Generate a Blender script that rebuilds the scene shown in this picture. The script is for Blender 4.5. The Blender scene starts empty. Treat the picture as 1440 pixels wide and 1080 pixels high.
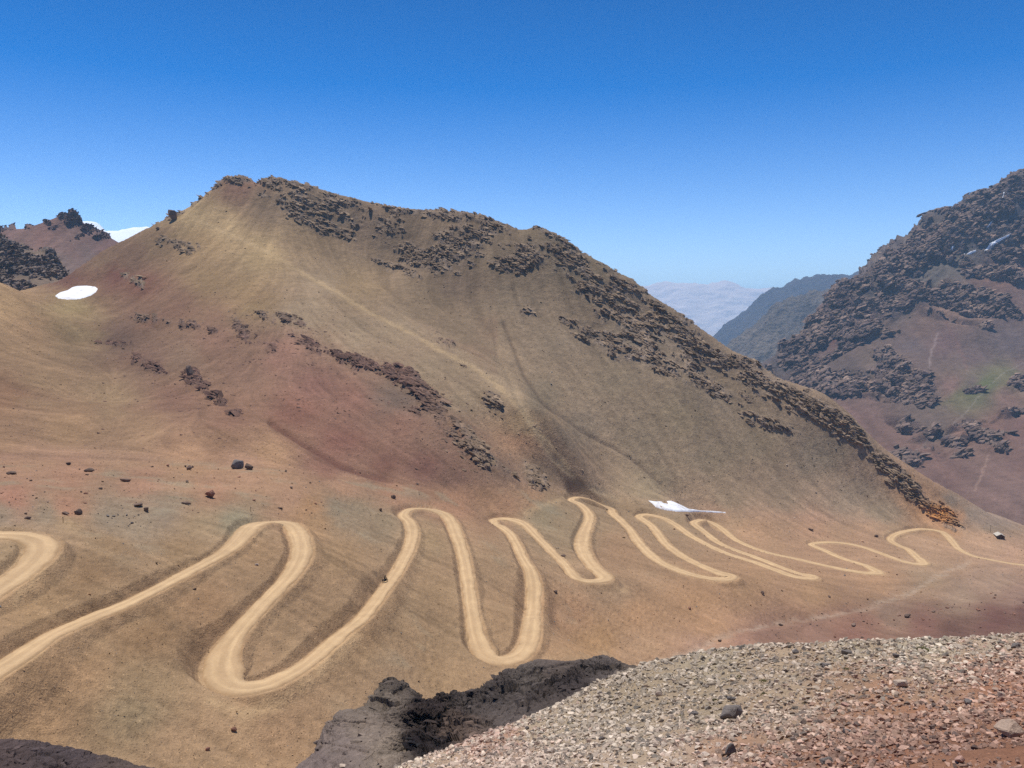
import bpy, bmesh, math, random
import numpy as np
from mathutils import Vector, Matrix

# ------------------------------------------------------------------ camera, sky, sun, exposure
scene = bpy.context.scene
C = scene.collection
PITCH = math.atan(100 / 1140.0)
cam_data = bpy.data.cameras.new("camera")
cam_data.sensor_width = 36.0
cam_data.lens = 28.5
cam_data.clip_start = 0.1
cam_data.clip_end = 200000.0
cam = bpy.data.objects.new("camera", cam_data)
C.objects.link(cam)
cam.location = (0, 0, 0)
cam.rotation_euler = (math.radians(90) - PITCH, 0, 0)
scene.camera = cam

SUN_ELEV = math.radians(76)
SUN_AZ = math.radians(-40)          # measured from the view direction (+Y), negative = to the left
sun_vec = Vector((math.sin(SUN_AZ) * math.cos(SUN_ELEV), math.cos(SUN_AZ) * math.cos(SUN_ELEV), math.sin(SUN_ELEV)))
sun_data = bpy.data.lights.new("sun", 'SUN')
sun_data.energy = 4.8
sun_data.angle = math.radians(0.5)
sun_data.color = (1.0, 0.965, 0.90)
sun = bpy.data.objects.new("sun", sun_data)
sun.rotation_euler = sun_vec.to_track_quat('Z', 'Y').to_euler()
sun.location = (0, 0, 300)
C.objects.link(sun)

world = bpy.data.worlds.new("World")
scene.world = world
world.use_nodes = True
wn = world.node_tree
bg = wn.nodes.get("Background")
sky = wn.nodes.new("ShaderNodeTexSky")
sky.sky_type = 'NISHITA'
sky.sun_disc = False
sky.sun_elevation = SUN_ELEV
sky.sun_rotation = SUN_AZ
sky.altitude = 3200
sky.air_density = 1.0
sky.dust_density = 1.6
sky.ozone_density = 2.5
deep = wn.nodes.new("ShaderNodeHueSaturation")          # high, dry mountain air: a deeper blue
deep.inputs['Saturation'].default_value = 1.75
deep.inputs['Hue'].default_value = 0.508
wtc = wn.nodes.new("ShaderNodeTexCoord"); wsep = wn.nodes.new("ShaderNodeSeparateXYZ")
wn.links.new(wtc.outputs['Generated'], wsep.inputs[0])
for _sock, _lo, _hi in (('Value', 1.72, 1.04), ('Saturation', 1.15, 1.62)):   # the air pales and brightens towards the horizon
    _m = wn.nodes.new("ShaderNodeMapRange"); _m.inputs[1].default_value = 0.02; _m.inputs[2].default_value = 0.36
    _m.inputs[3].default_value = _lo; _m.inputs[4].default_value = _hi
    wn.links.new(wsep.outputs['Z'], _m.inputs[0]); wn.links.new(_m.outputs[0], deep.inputs[_sock])
wn.links.new(sky.outputs[0], deep.inputs['Color'])
wn.links.new(deep.outputs[0], bg.inputs[0])
bg.inputs[1].default_value = 0.120

scene.view_settings.view_transform = 'Standard'
scene.view_settings.look = 'None'
scene.view_settings.gamma = 1.0
scene.view_settings.exposure = 0.0
scene.cycles.max_bounces = 5
scene.cycles.diffuse_bounces = 2
scene.cycles.volume_bounces = 1
scene.cycles.use_denoising = False

# ------------------------------------------------------------------ picture <-> place
F, CX, CY = 1140.0, 720.0, 540.0
CP, SP = math.cos(PITCH), math.sin(PITCH)

def W(px, py, D):
    """the point of the place seen at (px, py) whose distance ahead is D metres"""
    u = (px - CX) / F; v = (CY - py) / F
    t = D / (CP + v * SP)
    return (u * t, D, (-SP + v * CP) * t)

def project(x, y, z):
    f = y * CP - z * SP
    r = z * CP + y * SP
    return CX + F * x / f, CY - F * r / f

def lin(c):
    c = np.asarray(c, dtype=float) / 255.0
    return np.where(c <= 0.04045, c / 12.92, ((c + 0.055) / 1.055) ** 2.4)

# ------------------------------------------------------------------ noise (numpy)
def _h(ix, iy, iz, s):
    h = (ix * 374761393 + iy * 668265263 + iz * 2147483647 + s * 1274126177) & 0xFFFFFFFF
    h = ((h ^ (h >> 13)) * 1274126177) & 0xFFFFFFFF
    h = ((h ^ (h >> 16)) * 2246822519) & 0xFFFFFFFF
    return ((h ^ (h >> 15)) & 0xFFFFFF).astype(np.float32) / np.float32(0xFFFFFF)

def vn2(x, y, s=0):
    ix = np.floor(x).astype(np.int64); iy = np.floor(y).astype(np.int64)
    fx = (x - ix).astype(np.float32); fy = (y - iy).astype(np.float32)
    fx = fx * fx * fx * (fx * (fx * 6 - 15) + 10); fy = fy * fy * fy * (fy * (fy * 6 - 15) + 10)
    a = _h(ix, iy, 0, s); b = _h(ix + 1, iy, 0, s); c = _h(ix, iy + 1, 0, s); d = _h(ix + 1, iy + 1, 0, s)
    return (a + (b - a) * fx) * (1 - fy) + (c + (d - c) * fx) * fy

def vn3(x, y, z, s=0):
    ix = np.floor(x).astype(np.int64); iy = np.floor(y).astype(np.int64); iz = np.floor(z).astype(np.int64)
    fx = (x - ix).astype(np.float32); fy = (y - iy).astype(np.float32); fz = (z - iz).astype(np.float32)
    fx = fx * fx * (3 - 2 * fx); fy = fy * fy * (3 - 2 * fy); fz = fz * fz * (3 - 2 * fz)
    def lay(k):
        a = _h(ix, iy, k, s); b = _h(ix + 1, iy, k, s); c = _h(ix, iy + 1, k, s); d = _h(ix + 1, iy + 1, k, s)
        return (a + (b - a) * fx) * (1 - fy) + (c + (d - c) * fx) * fy
    l0 = lay(iz); l1 = lay(iz + 1)
    return l0 + (l1 - l0) * fz

def fbm2(x, y, s=0, o=5, g=0.5):
    r = 0; a = 1; t = 0
    for i in range(o):
        r = r + a * (vn2(x, y, s + i) * 2 - 1); t += a; a *= g
        x, y = (x * 1.6 + y * 1.2 + 7.3), (y * 1.6 - x * 1.2 + 3.1)
    return r / t

def ridge2(x, y, s=0, o=5, g=0.5):
    r = 0; a = 1; t = 0
    for i in range(o):
        n = 1 - np.abs(vn2(x, y, s + i) * 2 - 1)
        r = r + a * n * n; t += a; a *= g
        x, y = (x * 1.6 + y * 1.2 + 7.3), (y * 1.6 - x * 1.2 + 3.1)
    return r / t

def fbm3(x, y, z, s=0, o=4, g=0.5):
    r = 0; a = 1; t = 0
    for i in range(o):
        r = r + a * (vn3(x, y, z, s + i) * 2 - 1); t += a; a *= g
        x, y, z = x * 2.03 + 5.1, y * 2.01 + 1.7, z * 2.05 + 9.2
    return r / t

def ridge3(x, y, z, s=0, o=4, g=0.5):
    r = 0; a = 1; t = 0
    for i in range(o):
        n = 1 - np.abs(vn3(x, y, z, s + i) * 2 - 1)
        r = r + a * n * n; t += a; a *= g
        x, y, z = x * 2.03 + 5.1, y * 2.01 + 1.7, z * 2.05 + 9.2
    return r / t

def cells3(x, y, z, s=0, tilt=1.0):
    """jointed blocks: a planar facet per Voronoi cell and the distance to the cell edge"""
    ix = np.floor(x).astype(np.int64); iy = np.floor(y).astype(np.int64); iz = np.floor(z).astype(np.int64)
    d1 = np.full(x.shape, 9.0, np.float32); d2 = d1.copy(); v = np.zeros(x.shape, np.float32)
    for i in (-1, 0, 1):
        for j in (-1, 0, 1):
            for k in (-1, 0, 1):
                a, b, c = ix + i, iy + j, iz + k
                ux = (a + _h(a, b, c, s) - x).astype(np.float32); uy = (b + _h(a, b, c, s + 1) - y).astype(np.float32); uz = (c + _h(a, b, c, s + 2) - z).astype(np.float32)
                d = np.sqrt(ux * ux + uy * uy + uz * uz)
                lt = d < d1
                d2 = np.where(lt, d1, np.minimum(d2, d))
                if lt.any():
                    f = _h(a, b, c, s + 3) + tilt * (ux * (_h(a, b, c, s + 4) - .5) + uy * (_h(a, b, c, s + 5) - .5) + uz * (_h(a, b, c, s + 6) - .5)) * 1.6
                    v = np.where(lt, f, v)
                d1 = np.where(lt, d, d1)
    return v, d2 - d1

def sst(a, b, x):
    t = np.clip((x - a) / (b - a), 0, 1)
    return t * t * (3 - 2 * t)

def saw(t):
    f = t - np.floor(t)
    return np.where(f < .82, f / .82, (1 - f) / .18)

def crag(x, y, z, size, dipx=0.5, dipy=0.3, s=0):
    """bedded, jointed rock: tilted ledges with dark undersides, broken into planar facets"""
    w = size * 0.25
    wx = x + w * fbm3(x / size, y / size, z / size, s + 40, 2)
    wy = y + w * fbm3(x / size, y / size, z / size, s + 50, 2)
    zz = z + dipx * wx + dipy * wy
    v, e = cells3(wx / size / 1.5, wy / size / 1.5, zz / (size * 0.55), s)
    v2, e2 = cells3(wx / size * 2.0, wy / size * 2.0, zz / (size * 0.3), s + 9)
    led = saw(zz / (size * 0.8) + 1.3 * vn3(x / size / 2.5, y / size / 2.5, z / size / 2.5, s + 60))
    r = ridge3(x / size / 2.2, y / size / 2.2, z / size / 2.2, s + 20, 3)
    return 0.55 * v - 0.20 * sst(0.10, 0, e) + 0.22 * v2 - 0.08 * sst(0.12, 0, e2) + 0.30 * led + 0.35 * (r - 0.4) - 0.42

# ------------------------------------------------------------------ smooth surfaces through surveyed points
class Field:
    def __init__(self, pts, c=14.0, lam=0.0):
        p = np.array(pts, dtype=float)
        self.p = p[:, :2]; self.c = c
        n = len(p)
        d = np.sqrt(((self.p[:, None] - self.p[None]) ** 2).sum(2) + c * c)
        A = np.zeros((n + 3, n + 3)); A[:n, :n] = -d + lam * np.eye(n)
        A[:n, n] = 1; A[:n, n + 1:] = self.p / 500.0; A[n:, :n] = A[:n, n:].T
        b = np.zeros(n + 3); b[:n] = p[:, 2]
        self.w = np.linalg.lstsq(A, b, rcond=None)[0]
    def __call__(self, x, y):
        sh = x.shape; x = x.ravel(); y = y.ravel()
        out = np.empty(x.shape)
        n = len(self.p); P = self.p.astype(np.float32); wk = self.w[:n].astype(np.float32)
        for i in range(0, len(x), 40000):
            a = x[i:i + 40000].astype(np.float32); b = y[i:i + 40000].astype(np.float32)
            d = (a[:, None] - P[None, :, 0]) ** 2
            d += (b[:, None] - P[None, :, 1]) ** 2
            d += np.float32(self.c ** 2)
            np.sqrt(d, out=d)
            out[i:i + 40000] = -(d @ wk) + self.w[n] + self.w[n + 1] * a / 500 + self.w[n + 2] * b / 500
        return out.reshape(sh)

def view_columns(n, a0=-0.70, a1=0.72, wide=(-2.2, 2.4), m=40):
    """x/y ratios of mesh columns: dense over the view, coarse outside it"""
    mid = np.linspace(a0, a1, n)
    l = -np.geomspace(-a0, -wide[0], m + 1)[1:][::-1]
    r = np.geomspace(a1, wide[1], m + 1)[1:]
    return np.concatenate([l, mid, r])

def adapt_rows(field, cols, y0, y1, rows, hidden=0.22, extra=0.10):
    """row distances per column so that slopes facing the pass get an even share of vertices"""
    M = 420
    yc = np.geomspace(y0, y1, M)
    ci = np.linspace(0, len(cols) - 1, 150).astype(int)
    X = cols[ci][:, None] * yc[None]; Y = np.broadcast_to(yc[None], X.shape)
    Z = field(X, np.ascontiguousarray(Y))
    t = Z / Y
    dt = np.diff(t, axis=1)
    w = np.where(dt > 0, dt, -hidden * dt) + extra * np.diff(np.log(yc))[None] * 0.25
    k = np.array([1, 2, 3, 4, 3, 2, 1.0]); k /= k.sum()
    wp = np.pad(w, ((3, 3), (0, 0)), mode='edge')
    w = sum(k[i] * wp[i:i + len(ci)] for i in range(7))
    cum = np.concatenate([np.zeros((len(ci), 1)), np.cumsum(w, 1)], 1)
    cum /= cum[:, -1:]
    s = np.linspace(0, 1, rows)
    ys = np.array([np.interp(s, cum[i], yc) for i in range(len(ci))])
    Yd = np.empty((len(cols), rows))
    for j in range(rows):
        Yd[:, j] = np.interp(np.arange(len(cols)), ci, ys[:, j])
    return cols[:, None] * Yd, Yd

def grid_normals(X, Y, Z):
    P = np.stack([X, Y, Z], -1)
    du = np.gradient(P, axis=0); dv = np.gradient(P, axis=1)
    n = np.cross(du, dv); n /= np.linalg.norm(n, axis=-1, keepdims=True) + 1e-9
    n[n[..., 2] < 0] *= -1
    return n

def mesh_obj(name, co, faces, mat, attrs=None, smooth=True, parent=None):
    me = bpy.data.meshes.new(name)
    faces = np.asarray(faces, dtype=np.int32)
    k = faces.shape[1]
    me.vertices.add(len(co)); me.vertices.foreach_set("co", np.asarray(co, np.float32).ravel())
    me.loops.add(faces.size); me.loops.foreach_set("vertex_index", faces.ravel())
    me.polygons.add(len(faces))
    me.polygons.foreach_set("loop_start", np.arange(0, faces.size, k, dtype=np.int32))
    me.polygons.foreach_set("use_smooth", np.full(len(faces), smooth, dtype=bool))
    me.update(calc_edges=True)
    for nm, a in (attrs or {}).items():
        a = np.asarray(a, np.float32)
        if a.ndim == 2:
            at = me.attributes.new(nm, 'FLOAT_COLOR', 'POINT')
            a4 = np.concatenate([a, np.ones((len(a), 1), np.float32)], 1)
            at.data.foreach_set("color", a4.ravel())
        else:
            at = me.attributes.new(nm, 'FLOAT', 'POINT'); at.data.foreach_set("value", a)
    me.materials.append(mat)
    o = bpy.data.objects.new(name, me); C.objects.link(o)
    if parent is not None: o.parent = parent
    return o

def grid_faces(nu, nv):
    i = np.arange(nu - 1)[:, None]; j = np.arange(nv - 1)[None]
    a = i * nv + j
    return np.stack([a, a + nv, a + nv + 1, a + 1], -1).reshape(-1, 4)

def grid_obj(name, X, Y, Z, mat, attrs, keep=None):
    nu, nv = X.shape
    f = grid_faces(nu, nv)
    co = np.stack([X, Y, Z], -1).reshape(-1, 3)
    if keep is not None:
        f = f[keep.ravel()]
        used = np.zeros(len(co), bool); used[f.ravel()] = True
        idx = np.cumsum(used) - 1
        f = idx[f]; co = co[used]
        attrs = {k: v.reshape((len(used),) + v.shape[2:])[used] for k, v in attrs.items()}
    else:
        attrs = {k: v.reshape((nu * nv,) + v.shape[2:]) for k, v in attrs.items()}
    return mesh_obj(name, co, f, mat, attrs)

def tag(o, label=None, cat=None, group=None, kind=None):
    if label: o['label'] = label
    if cat: o['category'] = cat
    if group: o['group'] = group
    if kind: o['kind'] = kind
    return o

def paint(px, py, anchors, warp=None, power=3.0):
    """soil colours surveyed at places, spread over the ground between them"""
    A = np.array([a[:2] for a in anchors], float)
    K = np.array([lin(a[2]) for a in anchors], np.float32)
    if warp is not None: px = px + warp[0]; py = py + warp[1]
    px = np.clip(px, -500, 1900).astype(np.float32).ravel(); py = np.clip(py, 100, 1500).astype(np.float32).ravel()
    out = np.empty((px.size, 3), np.float32)
    for i in range(0, px.size, 60000):
        d = (px[i:i + 60000, None] - A[None, :, 0]) ** 2 + ((py[i:i + 60000, None] - A[None, :, 1]) * 1.3) ** 2 + 60
        w = (1.0 / d) ** (power / 2)
        out[i:i + 60000] = (w @ K) / w.sum(1, keepdims=True)
    return out

def blobs(px, py, L):
    r = np.zeros(px.shape, np.float32)
    for (cx, cy, rx, ry, ang, s) in L:
        a = math.radians(ang); dx = px - cx; dy = py - cy
        u = (dx * math.cos(a) + dy * math.sin(a)) / rx; v = (-dx * math.sin(a) + dy * math.cos(a)) / ry
        r = np.maximum(r, s * np.exp(-(u * u + v * v) ** 1.5))
    return r

def seg_dist(px, py, pts):
    best = np.full(px.shape, 1e9); 
    for (ax, ay), (bx, by) in zip(pts[:-1], pts[1:]):
        dx, dy = bx - ax, by - ay
        t = np.clip(((px - ax) * dx + (py - ay) * dy) / (dx * dx + dy * dy), 0, 1)
        best = np.minimum(best, (px - ax - t * dx) ** 2 + (py - ay - t * dy) ** 2)
    return np.sqrt(best)

# ------------------------------------------------------------------ materials
def new_mat(name):
    m = bpy.data.materials.new(name); m.use_nodes = True
    nt = m.node_tree; nt.nodes.clear()
    out = nt.nodes.new("ShaderNodeOutputMaterial"); b = nt.nodes.new("ShaderNodeBsdfPrincipled")
    b.inputs['Roughness'].default_value = 0.95
    b.inputs['Specular IOR Level'].default_value = 0.12
    nt.links.new(b.outputs[0], out.inputs[0])
    return m, nt, b

def noise_node(nt, vec, scale, detail=4, rough=0.6):
    n = nt.nodes.new("ShaderNodeTexNoise"); n.inputs['Scale'].default_value = scale
    n.inputs['Detail'].default_value = detail; n.inputs['Roughness'].default_value = rough
    nt.links.new(vec, n.inputs['Vector']); return n.outputs[0]

def math_node(nt, op, a, b=None, clamp=False):
    n = nt.nodes.new("ShaderNodeMath"); n.operation = op; n.use_clamp = clamp
    for i, v in enumerate((a, b)):
        if v is None: continue
        if hasattr(v, 'is_linked') or hasattr(v, 'node'): nt.links.new(v, n.inputs[i])
        else: n.inputs[i].default_value = v
    return n.outputs[0]

def maprange(nt, v, a, b, c, d):
    n = nt.nodes.new("ShaderNodeMapRange"); nt.links.new(v, n.inputs[0])
    for i, q in enumerate((a, b, c, d)): n.inputs[i + 1].default_value = q
    return n.outputs[0]

def ground_mat(name, grain, bump=0.5, rock_bump=1.0, vary=0.25, pebbles=True, light=1.0):
    """soil and rock: base colour attribute broken up by noise of several sizes; grain = metres of the finest"""
    m, nt, b = new_mat(name)
    geo = nt.nodes.new("ShaderNodeNewGeometry"); pos = geo.outputs['Position']
    at = nt.nodes.new("ShaderNodeAttribute"); at.attribute_name = 'col'
    rk = nt.nodes.new("ShaderNodeAttribute"); rk.attribute_name = 'rock'
    n1 = noise_node(nt, pos, 1 / grain, 4, 0.7)
    n2 = noise_node(nt, pos, 1 / (grain * 9), 4, 0.6)
    n3 = noise_node(nt, pos, 1 / (grain * 60), 3, 0.5)
    v1 = maprange(nt, n1, 0.25, 0.75, 1 - vary, 1 + vary)
    v2 = maprange(nt, n2, 0.3, 0.7, 1 - vary * 0.7, 1 + vary * 0.7)
    v3 = maprange(nt, n3, 0.3, 0.7, 1 - vary * 0.4, 1 + vary * 0.4)
    k = math_node(nt, 'MULTIPLY', math_node(nt, 'MULTIPLY', v1, v2), v3)
    if light != 1.0: k = math_node(nt, 'MULTIPLY', k, light)
    if pebbles:
        vo = nt.nodes.new("ShaderNodeTexVoronoi"); vo.inputs['Scale'].default_value = 1 / (grain * 1.6)
        nt.links.new(pos, vo.inputs['Vector'])
        spot = maprange(nt, vo.outputs['Distance'], 0.12, 0.34, 1.0, 0.0)
        sep = nt.nodes.new("ShaderNodeSeparateColor"); nt.links.new(vo.outputs['Color'], sep.inputs[0])
        lightp = math_node(nt, 'MULTIPLY', math_node(nt, 'GREATER_THAN', sep.outputs[0], 0.86), spot)
        darkp = math_node(nt, 'MULTIPLY', math_node(nt, 'LESS_THAN', sep.outputs[0], 0.16), spot)
        k = math_node(nt, 'MULTIPLY', k, math_node(nt, 'ADD', 1.0, math_node(nt, 'MULTIPLY', lightp, 0.55)))
        k = math_node(nt, 'MULTIPLY', k, math_node(nt, 'SUBTRACT', 1.0, math_node(nt, 'MULTIPLY', darkp, 0.55)))
    vm = nt.nodes.new("ShaderNodeVectorMath"); vm.operation = 'SCALE'
    nt.links.new(at.outputs['Color'], vm.inputs[0]); nt.links.new(k, vm.inputs['Scale'])
    nt.links.new(vm.outputs[0], b.inputs['Base Color'])
    # relief
    h = math_node(nt, 'ADD', math_node(nt, 'MULTIPLY', n1, grain), math_node(nt, 'MULTIPLY', n2, grain * 3))
    rr = nt.nodes.new("ShaderNodeTexVoronoi"); rr.feature = 'F1'; rr.inputs['Scale'].default_value = 1 / (grain * 4)
    nt.links.new(pos, rr.inputs['Vector'])
    rn = noise_node(nt, pos, 1 / (grain * 5), 6, 0.75)
    rh = math_node(nt, 'MULTIPLY', math_node(nt, 'ADD', math_node(nt, 'MULTIPLY', rr.outputs['Distance'], 1.0), math_node(nt, 'MULTIPLY', rn, 2.0)), grain * 3.5 * rock_bump)
    rh = math_node(nt, 'MULTIPLY', rh, rk.outputs['Fac'])
    h = math_node(nt, 'ADD', h, rh)
    bm = nt.nodes.new("ShaderNodeBump"); bm.inputs['Strength'].default_value = bump; bm.inputs['Distance'].default_value = 1.0
    nt.links.new(h, bm.inputs['Height']); nt.links.new(bm.outputs[0], b.inputs['Normal'])
    return m

def plain_mat(name, col, rough=0.9, grain=0.3, vary=0.2, bump=0.3, metallic=0.0, use_info=False):
    m, nt, b = new_mat(name)
    tc = nt.nodes.new("ShaderNodeTexCoord"); v = tc.outputs['Object']
    n = noise_node(nt, v, 1 / grain, 5, 0.65)
    k = maprange(nt, n, 0.25, 0.75, 1 - vary, 1 + vary)
    if use_info:
        oi = nt.nodes.new("ShaderNodeObjectInfo")
        k = math_node(nt, 'MULTIPLY', k, maprange(nt, oi.outputs['Random'], 0, 1, 0.7, 1.3))
    vm = nt.nodes.new("ShaderNodeVectorMath"); vm.operation = 'SCALE'
    vm.inputs[0].default_value = tuple(col); nt.links.new(k, vm.inputs['Scale'])
    nt.links.new(vm.outputs[0], b.inputs['Base Color'])
    b.inputs['Roughness'].default_value = rough; b.inputs['Metallic'].default_value = metallic
    bm = nt.nodes.new("ShaderNodeBump"); bm.inputs['Strength'].default_value = bump; bm.inputs['Distance'].default_value = grain
    nt.links.new(n, bm.inputs['Height']); nt.links.new(bm.outputs[0], b.inputs['Normal'])
    return m

# ------------------------------------------------------------------ the valley and the big mountain: one survey
P = []
def pt(px, py, D): P.append(W(px, py, D))
def ptz(px, py, z):
    # distance at which the sight line (px, py) reaches height z
    a = W(px, py, 1.0); P.append((a[0] * z / a[2], z / a[2], z))
# road slope (heights fall along the road's course)
road_z = [(-160, 1010, -48), (0, 939, -49.5), (0, 827, -46), (60, 763, -44), (0, 750, -42.5), (110, 878, -52), (200, 838, -53), (316, 777, -54.5), (373, 733, -56),
          (425, 767, -57), (365, 854, -60), (307, 940, -63), (343, 969, -64), (426, 937, -66), (508, 873, -68), (557, 803, -71), (580, 745, -73), (590, 715, -75),
          (647, 763, -78), (660, 836, -80), (671, 901, -82), (707, 930, -84), (747, 872, -86), (746, 799, -88), (718, 752, -90), (692, 732, -92),
          (741, 740, -94), (793, 793, -96), (836, 818, -98), (848, 808, -99), (822, 768, -101), (829, 727, -103), (805, 700, -105),
          (860, 720, -108), (900, 766, -110), (966, 807, -112), (1028, 811, -114), (966, 786, -117), (898, 727, -121), (973, 754, -124), (1067, 793, -127), (1144, 812, -129),
          (1067, 786, -132), (976, 734, -136), (1038, 761, -138), (1124, 787, -141), (1216, 806, -144), (1236, 803, -145), (1140, 765, -150), (1236, 778, -154), (1298, 792, -157),
          (1262, 768, -160), (1290, 744, -164), (1327, 749, -166), (1367, 781, -169), (1440, 795, -173)]
for q in road_z: ptz(*q)
for q in [(0, 1060, -56), (200, 1050, -62.5), (150, 960, -57), (300, 1060, -67), (450, 1010, -70), (560, 970, -75), (620, 960, -79), (240, 900, -57.5), (470, 760, -63), (500, 715, -66), (450, 706, -60),
          (800, 900, -99), (870, 880, -106), (960, 922, -113), (1030, 890, -119), (1100, 868, -125), (1250, 838, -142), (1320, 806, -157),
          (900, 940, -109), (1440, 850, -139), (1340, 860, -134), (1440, 880, -124), (1300, 885, -124), (1100, 902, -117), (1440, 820, -156), (1200, 895, -122)]: ptz(*q)
# flat with boulders behind the road
for q in [(0, 725, -41.5), (100, 722, -45), (200, 715, -47.5), (0, 690, -42.5), (150, 690, -46), (300, 718, -51), (0, 650, -45), (150, 650, -49), (300, 652, -55), (300, 680, -53), (420, 662, -61), (450, 690, -60),
          (520, 705, -66), (550, 681, -70), (640, 700, -78), (620, 684, -77), (700, 686, -83), (730, 695, -88), (760, 688, -91), (800, 694, -101), (850, 695, -110), (960, 713, -124), (900, 708, -116), (1060, 728, -137), (1180, 738, -150),
          (1275, 738, -160), (1408, 757, -171), (1345, 742, -166), (1440, 760, -176)]: ptz(*q)
for q in [(1440, 748, 665), (1425, 745, 760), (1385, 723, 725), (1327, 696, 690)]: pt(*q)
# mountain
RIDGE = [(60, 399, 760), (90, 392, 762), (118, 374, 762), (150, 352, 764), (187, 333, 766), (213, 319, 768), (230, 311, 770), (253, 298, 776), (277, 282, 786), (297, 267, 794), (310, 255, 798), (328, 247, 800), (350, 251, 800), (370, 258, 798), (383, 250, 795), (407, 256, 790),
         (433, 261, 785), (480, 278, 778), (507, 286, 772), (550, 293, 768), (573, 296, 764), (620, 296, 760), (657, 299, 756), (683, 305, 752), (707, 315, 748), (733, 323, 745), (757, 321, 742), (780, 329, 740),
         (807, 344, 736), (823, 357, 734), (847, 369, 730), (870, 384, 727), (887, 392, 724), (903, 409, 721), (920, 422, 718), (938, 430, 715), (969, 453, 709), (997, 475, 703), (1032, 498, 697), (1067, 514, 691),
         (1086, 530, 688), (1121, 546, 682), (1160, 561, 676), (1187, 581, 671), (1207, 599, 668), (1230, 628, 662), (1269, 659, 652), (1300, 683, 644)]
for q in RIDGE:
    pt(*q)
    x, y, z = W(*q)
    for dd, dz in ((60, -34), (150, -85), (420, -210)):
        P.append((x * (1 + dd / y) + dd * 0.1, y + dd, z - dz * -1))
for q in [(550, 560, 430), (550, 640, 365), (550, 470, 560), (460, 405, 628), (500, 385, 690), (400, 600, 355), (400, 655, 300), (400, 520, 455), (400, 440, 560), (400, 372, 672), (350, 345, 700), (300, 320, 735), (340, 290, 760),
          (300, 600, 335), (300, 500, 480), (300, 400, 625), (200, 400, 655), (200, 500, 497), (200, 560, 400), (240, 610, 322), (130, 440, 610), (110, 412, 668), (130, 405, 690), (60, 405, 735), (560, 462, 572), (640, 500, 525), (690, 480, 605),
          (700, 540, 497), (728, 540, 540), (760, 592, 468), (790, 600, 490), (760, 650, 450), (815, 655, 474), (700, 600, 448), (700, 650, 405), (620, 620, 400), (640, 420, 660), (650, 350, 715), (560, 360, 725), (760, 400, 688), (760, 480, 625), (860, 480, 655), (860, 580, 578), (860, 660, 528),
          (960, 540, 640), (960, 640, 572), (1060, 600, 640), (1060, 680, 585), (1160, 640, 645), (1160, 700, 604), (1230, 690, 634), (1290, 715, 628), (480, 320, 752), (900, 440, 702), (1000, 520, 680)]: pt(*q)
# ramp on the left
for q in [(0, 396, 560), (-150, 370, 540), (35, 412, 570), (75, 432, 585), (0, 450, 490), (0, 520, 400), (0, 600, 300), (95, 480, 525), (100, 560, 398), (120, 620, 310), (140, 520, 460), (-200, 480, 430), (-200, 600, 260), (-200, 660, 210), (-200, 750, 160), (-300, 930, 106), (-350, 560, 300), (-300, 380, 500), (-500, 500, 380), (-500, 800, 120)]: pt(*q)
for (x, y, z) in [(-560, 640, 10), (-640, 800, -10), (-900, 1100, -60)]: P.append((x, y, z))
# beyond the frame and under the near slope
for (x, y, z) in [(-60, 45, -30), (-120, 45, -25), (0, 60, -58), (-30, 85, -58), (40, 60, -50), (60, 110, -66), (0, 110, -72), (120, 90, -45), (200, 150, -60), (100, 190, -92), (40, 190, -92), (300, 200, -75), (300, 330, -125), (420, 430, -150), (600, 400, -110),
                  (420, 560, -178), (460, 760, -230), (700, 900, -330), (600, 620, -230), (900, 1000, -420), (300, 1100, -330), (600, 1300, -470), (0, 1300, -60), (1200, 700, -380)]: P.append((x, y, z))
terrain = Field(P, c=13.0, lam=0.15)

cols = view_columns(1180, m=30)
X, Y = adapt_rows(terrain, cols, 46.0, 1300.0, 900)
Z = terrain(X, Y)

# coarse height table for gradients and sampling
gx = np.arange(-420, 760, 4.0); gy = np.arange(40, 1300, 4.0)
GX, GY = np.meshgrid(gx, gy, indexing='ij')
GZ = terrain(GX, GY)
GDX, GDY = np.gradient(GZ, 4.0, 4.0)
def look(T, x, y):
    u = np.clip((x - gx[0]) / 4.0, 0, len(gx) - 1.001); v = np.clip((y - gy[0]) / 4.0, 0, len(gy) - 1.001)
    i = u.astype(int); j = v.astype(int); u = u - i; v = v - j
    return (T[i, j] * (1 - u) + T[i + 1, j] * u) * (1 - v) + (T[i, j + 1] * (1 - u) + T[i + 1, j + 1] * u) * v

def streaks(x, y, size, length, s, steps=11, G=None):
    """noise drawn out along the fall line, as rain and sliding scree draw it"""
    acc = 0
    for sg in (-1, 1):
        a = x.copy(); b = y.copy()
        for k in range(steps // 2 + 1):
            if k or sg == 1: acc = acc + vn2(a / size, b / size, s)
            gx_ = look(GDX, a, b); gy_ = look(GDY, a, b); n = np.sqrt(gx_ ** 2 + gy_ ** 2) + 1e-4
            st = length / steps
            a = a + sg * st * gx_ / n; b = b + sg * st * gy_ / n
    n = 2 * (steps // 2) + 1
    return (acc / n - 0.5) * math.sqrt(n) * 1.1

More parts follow.
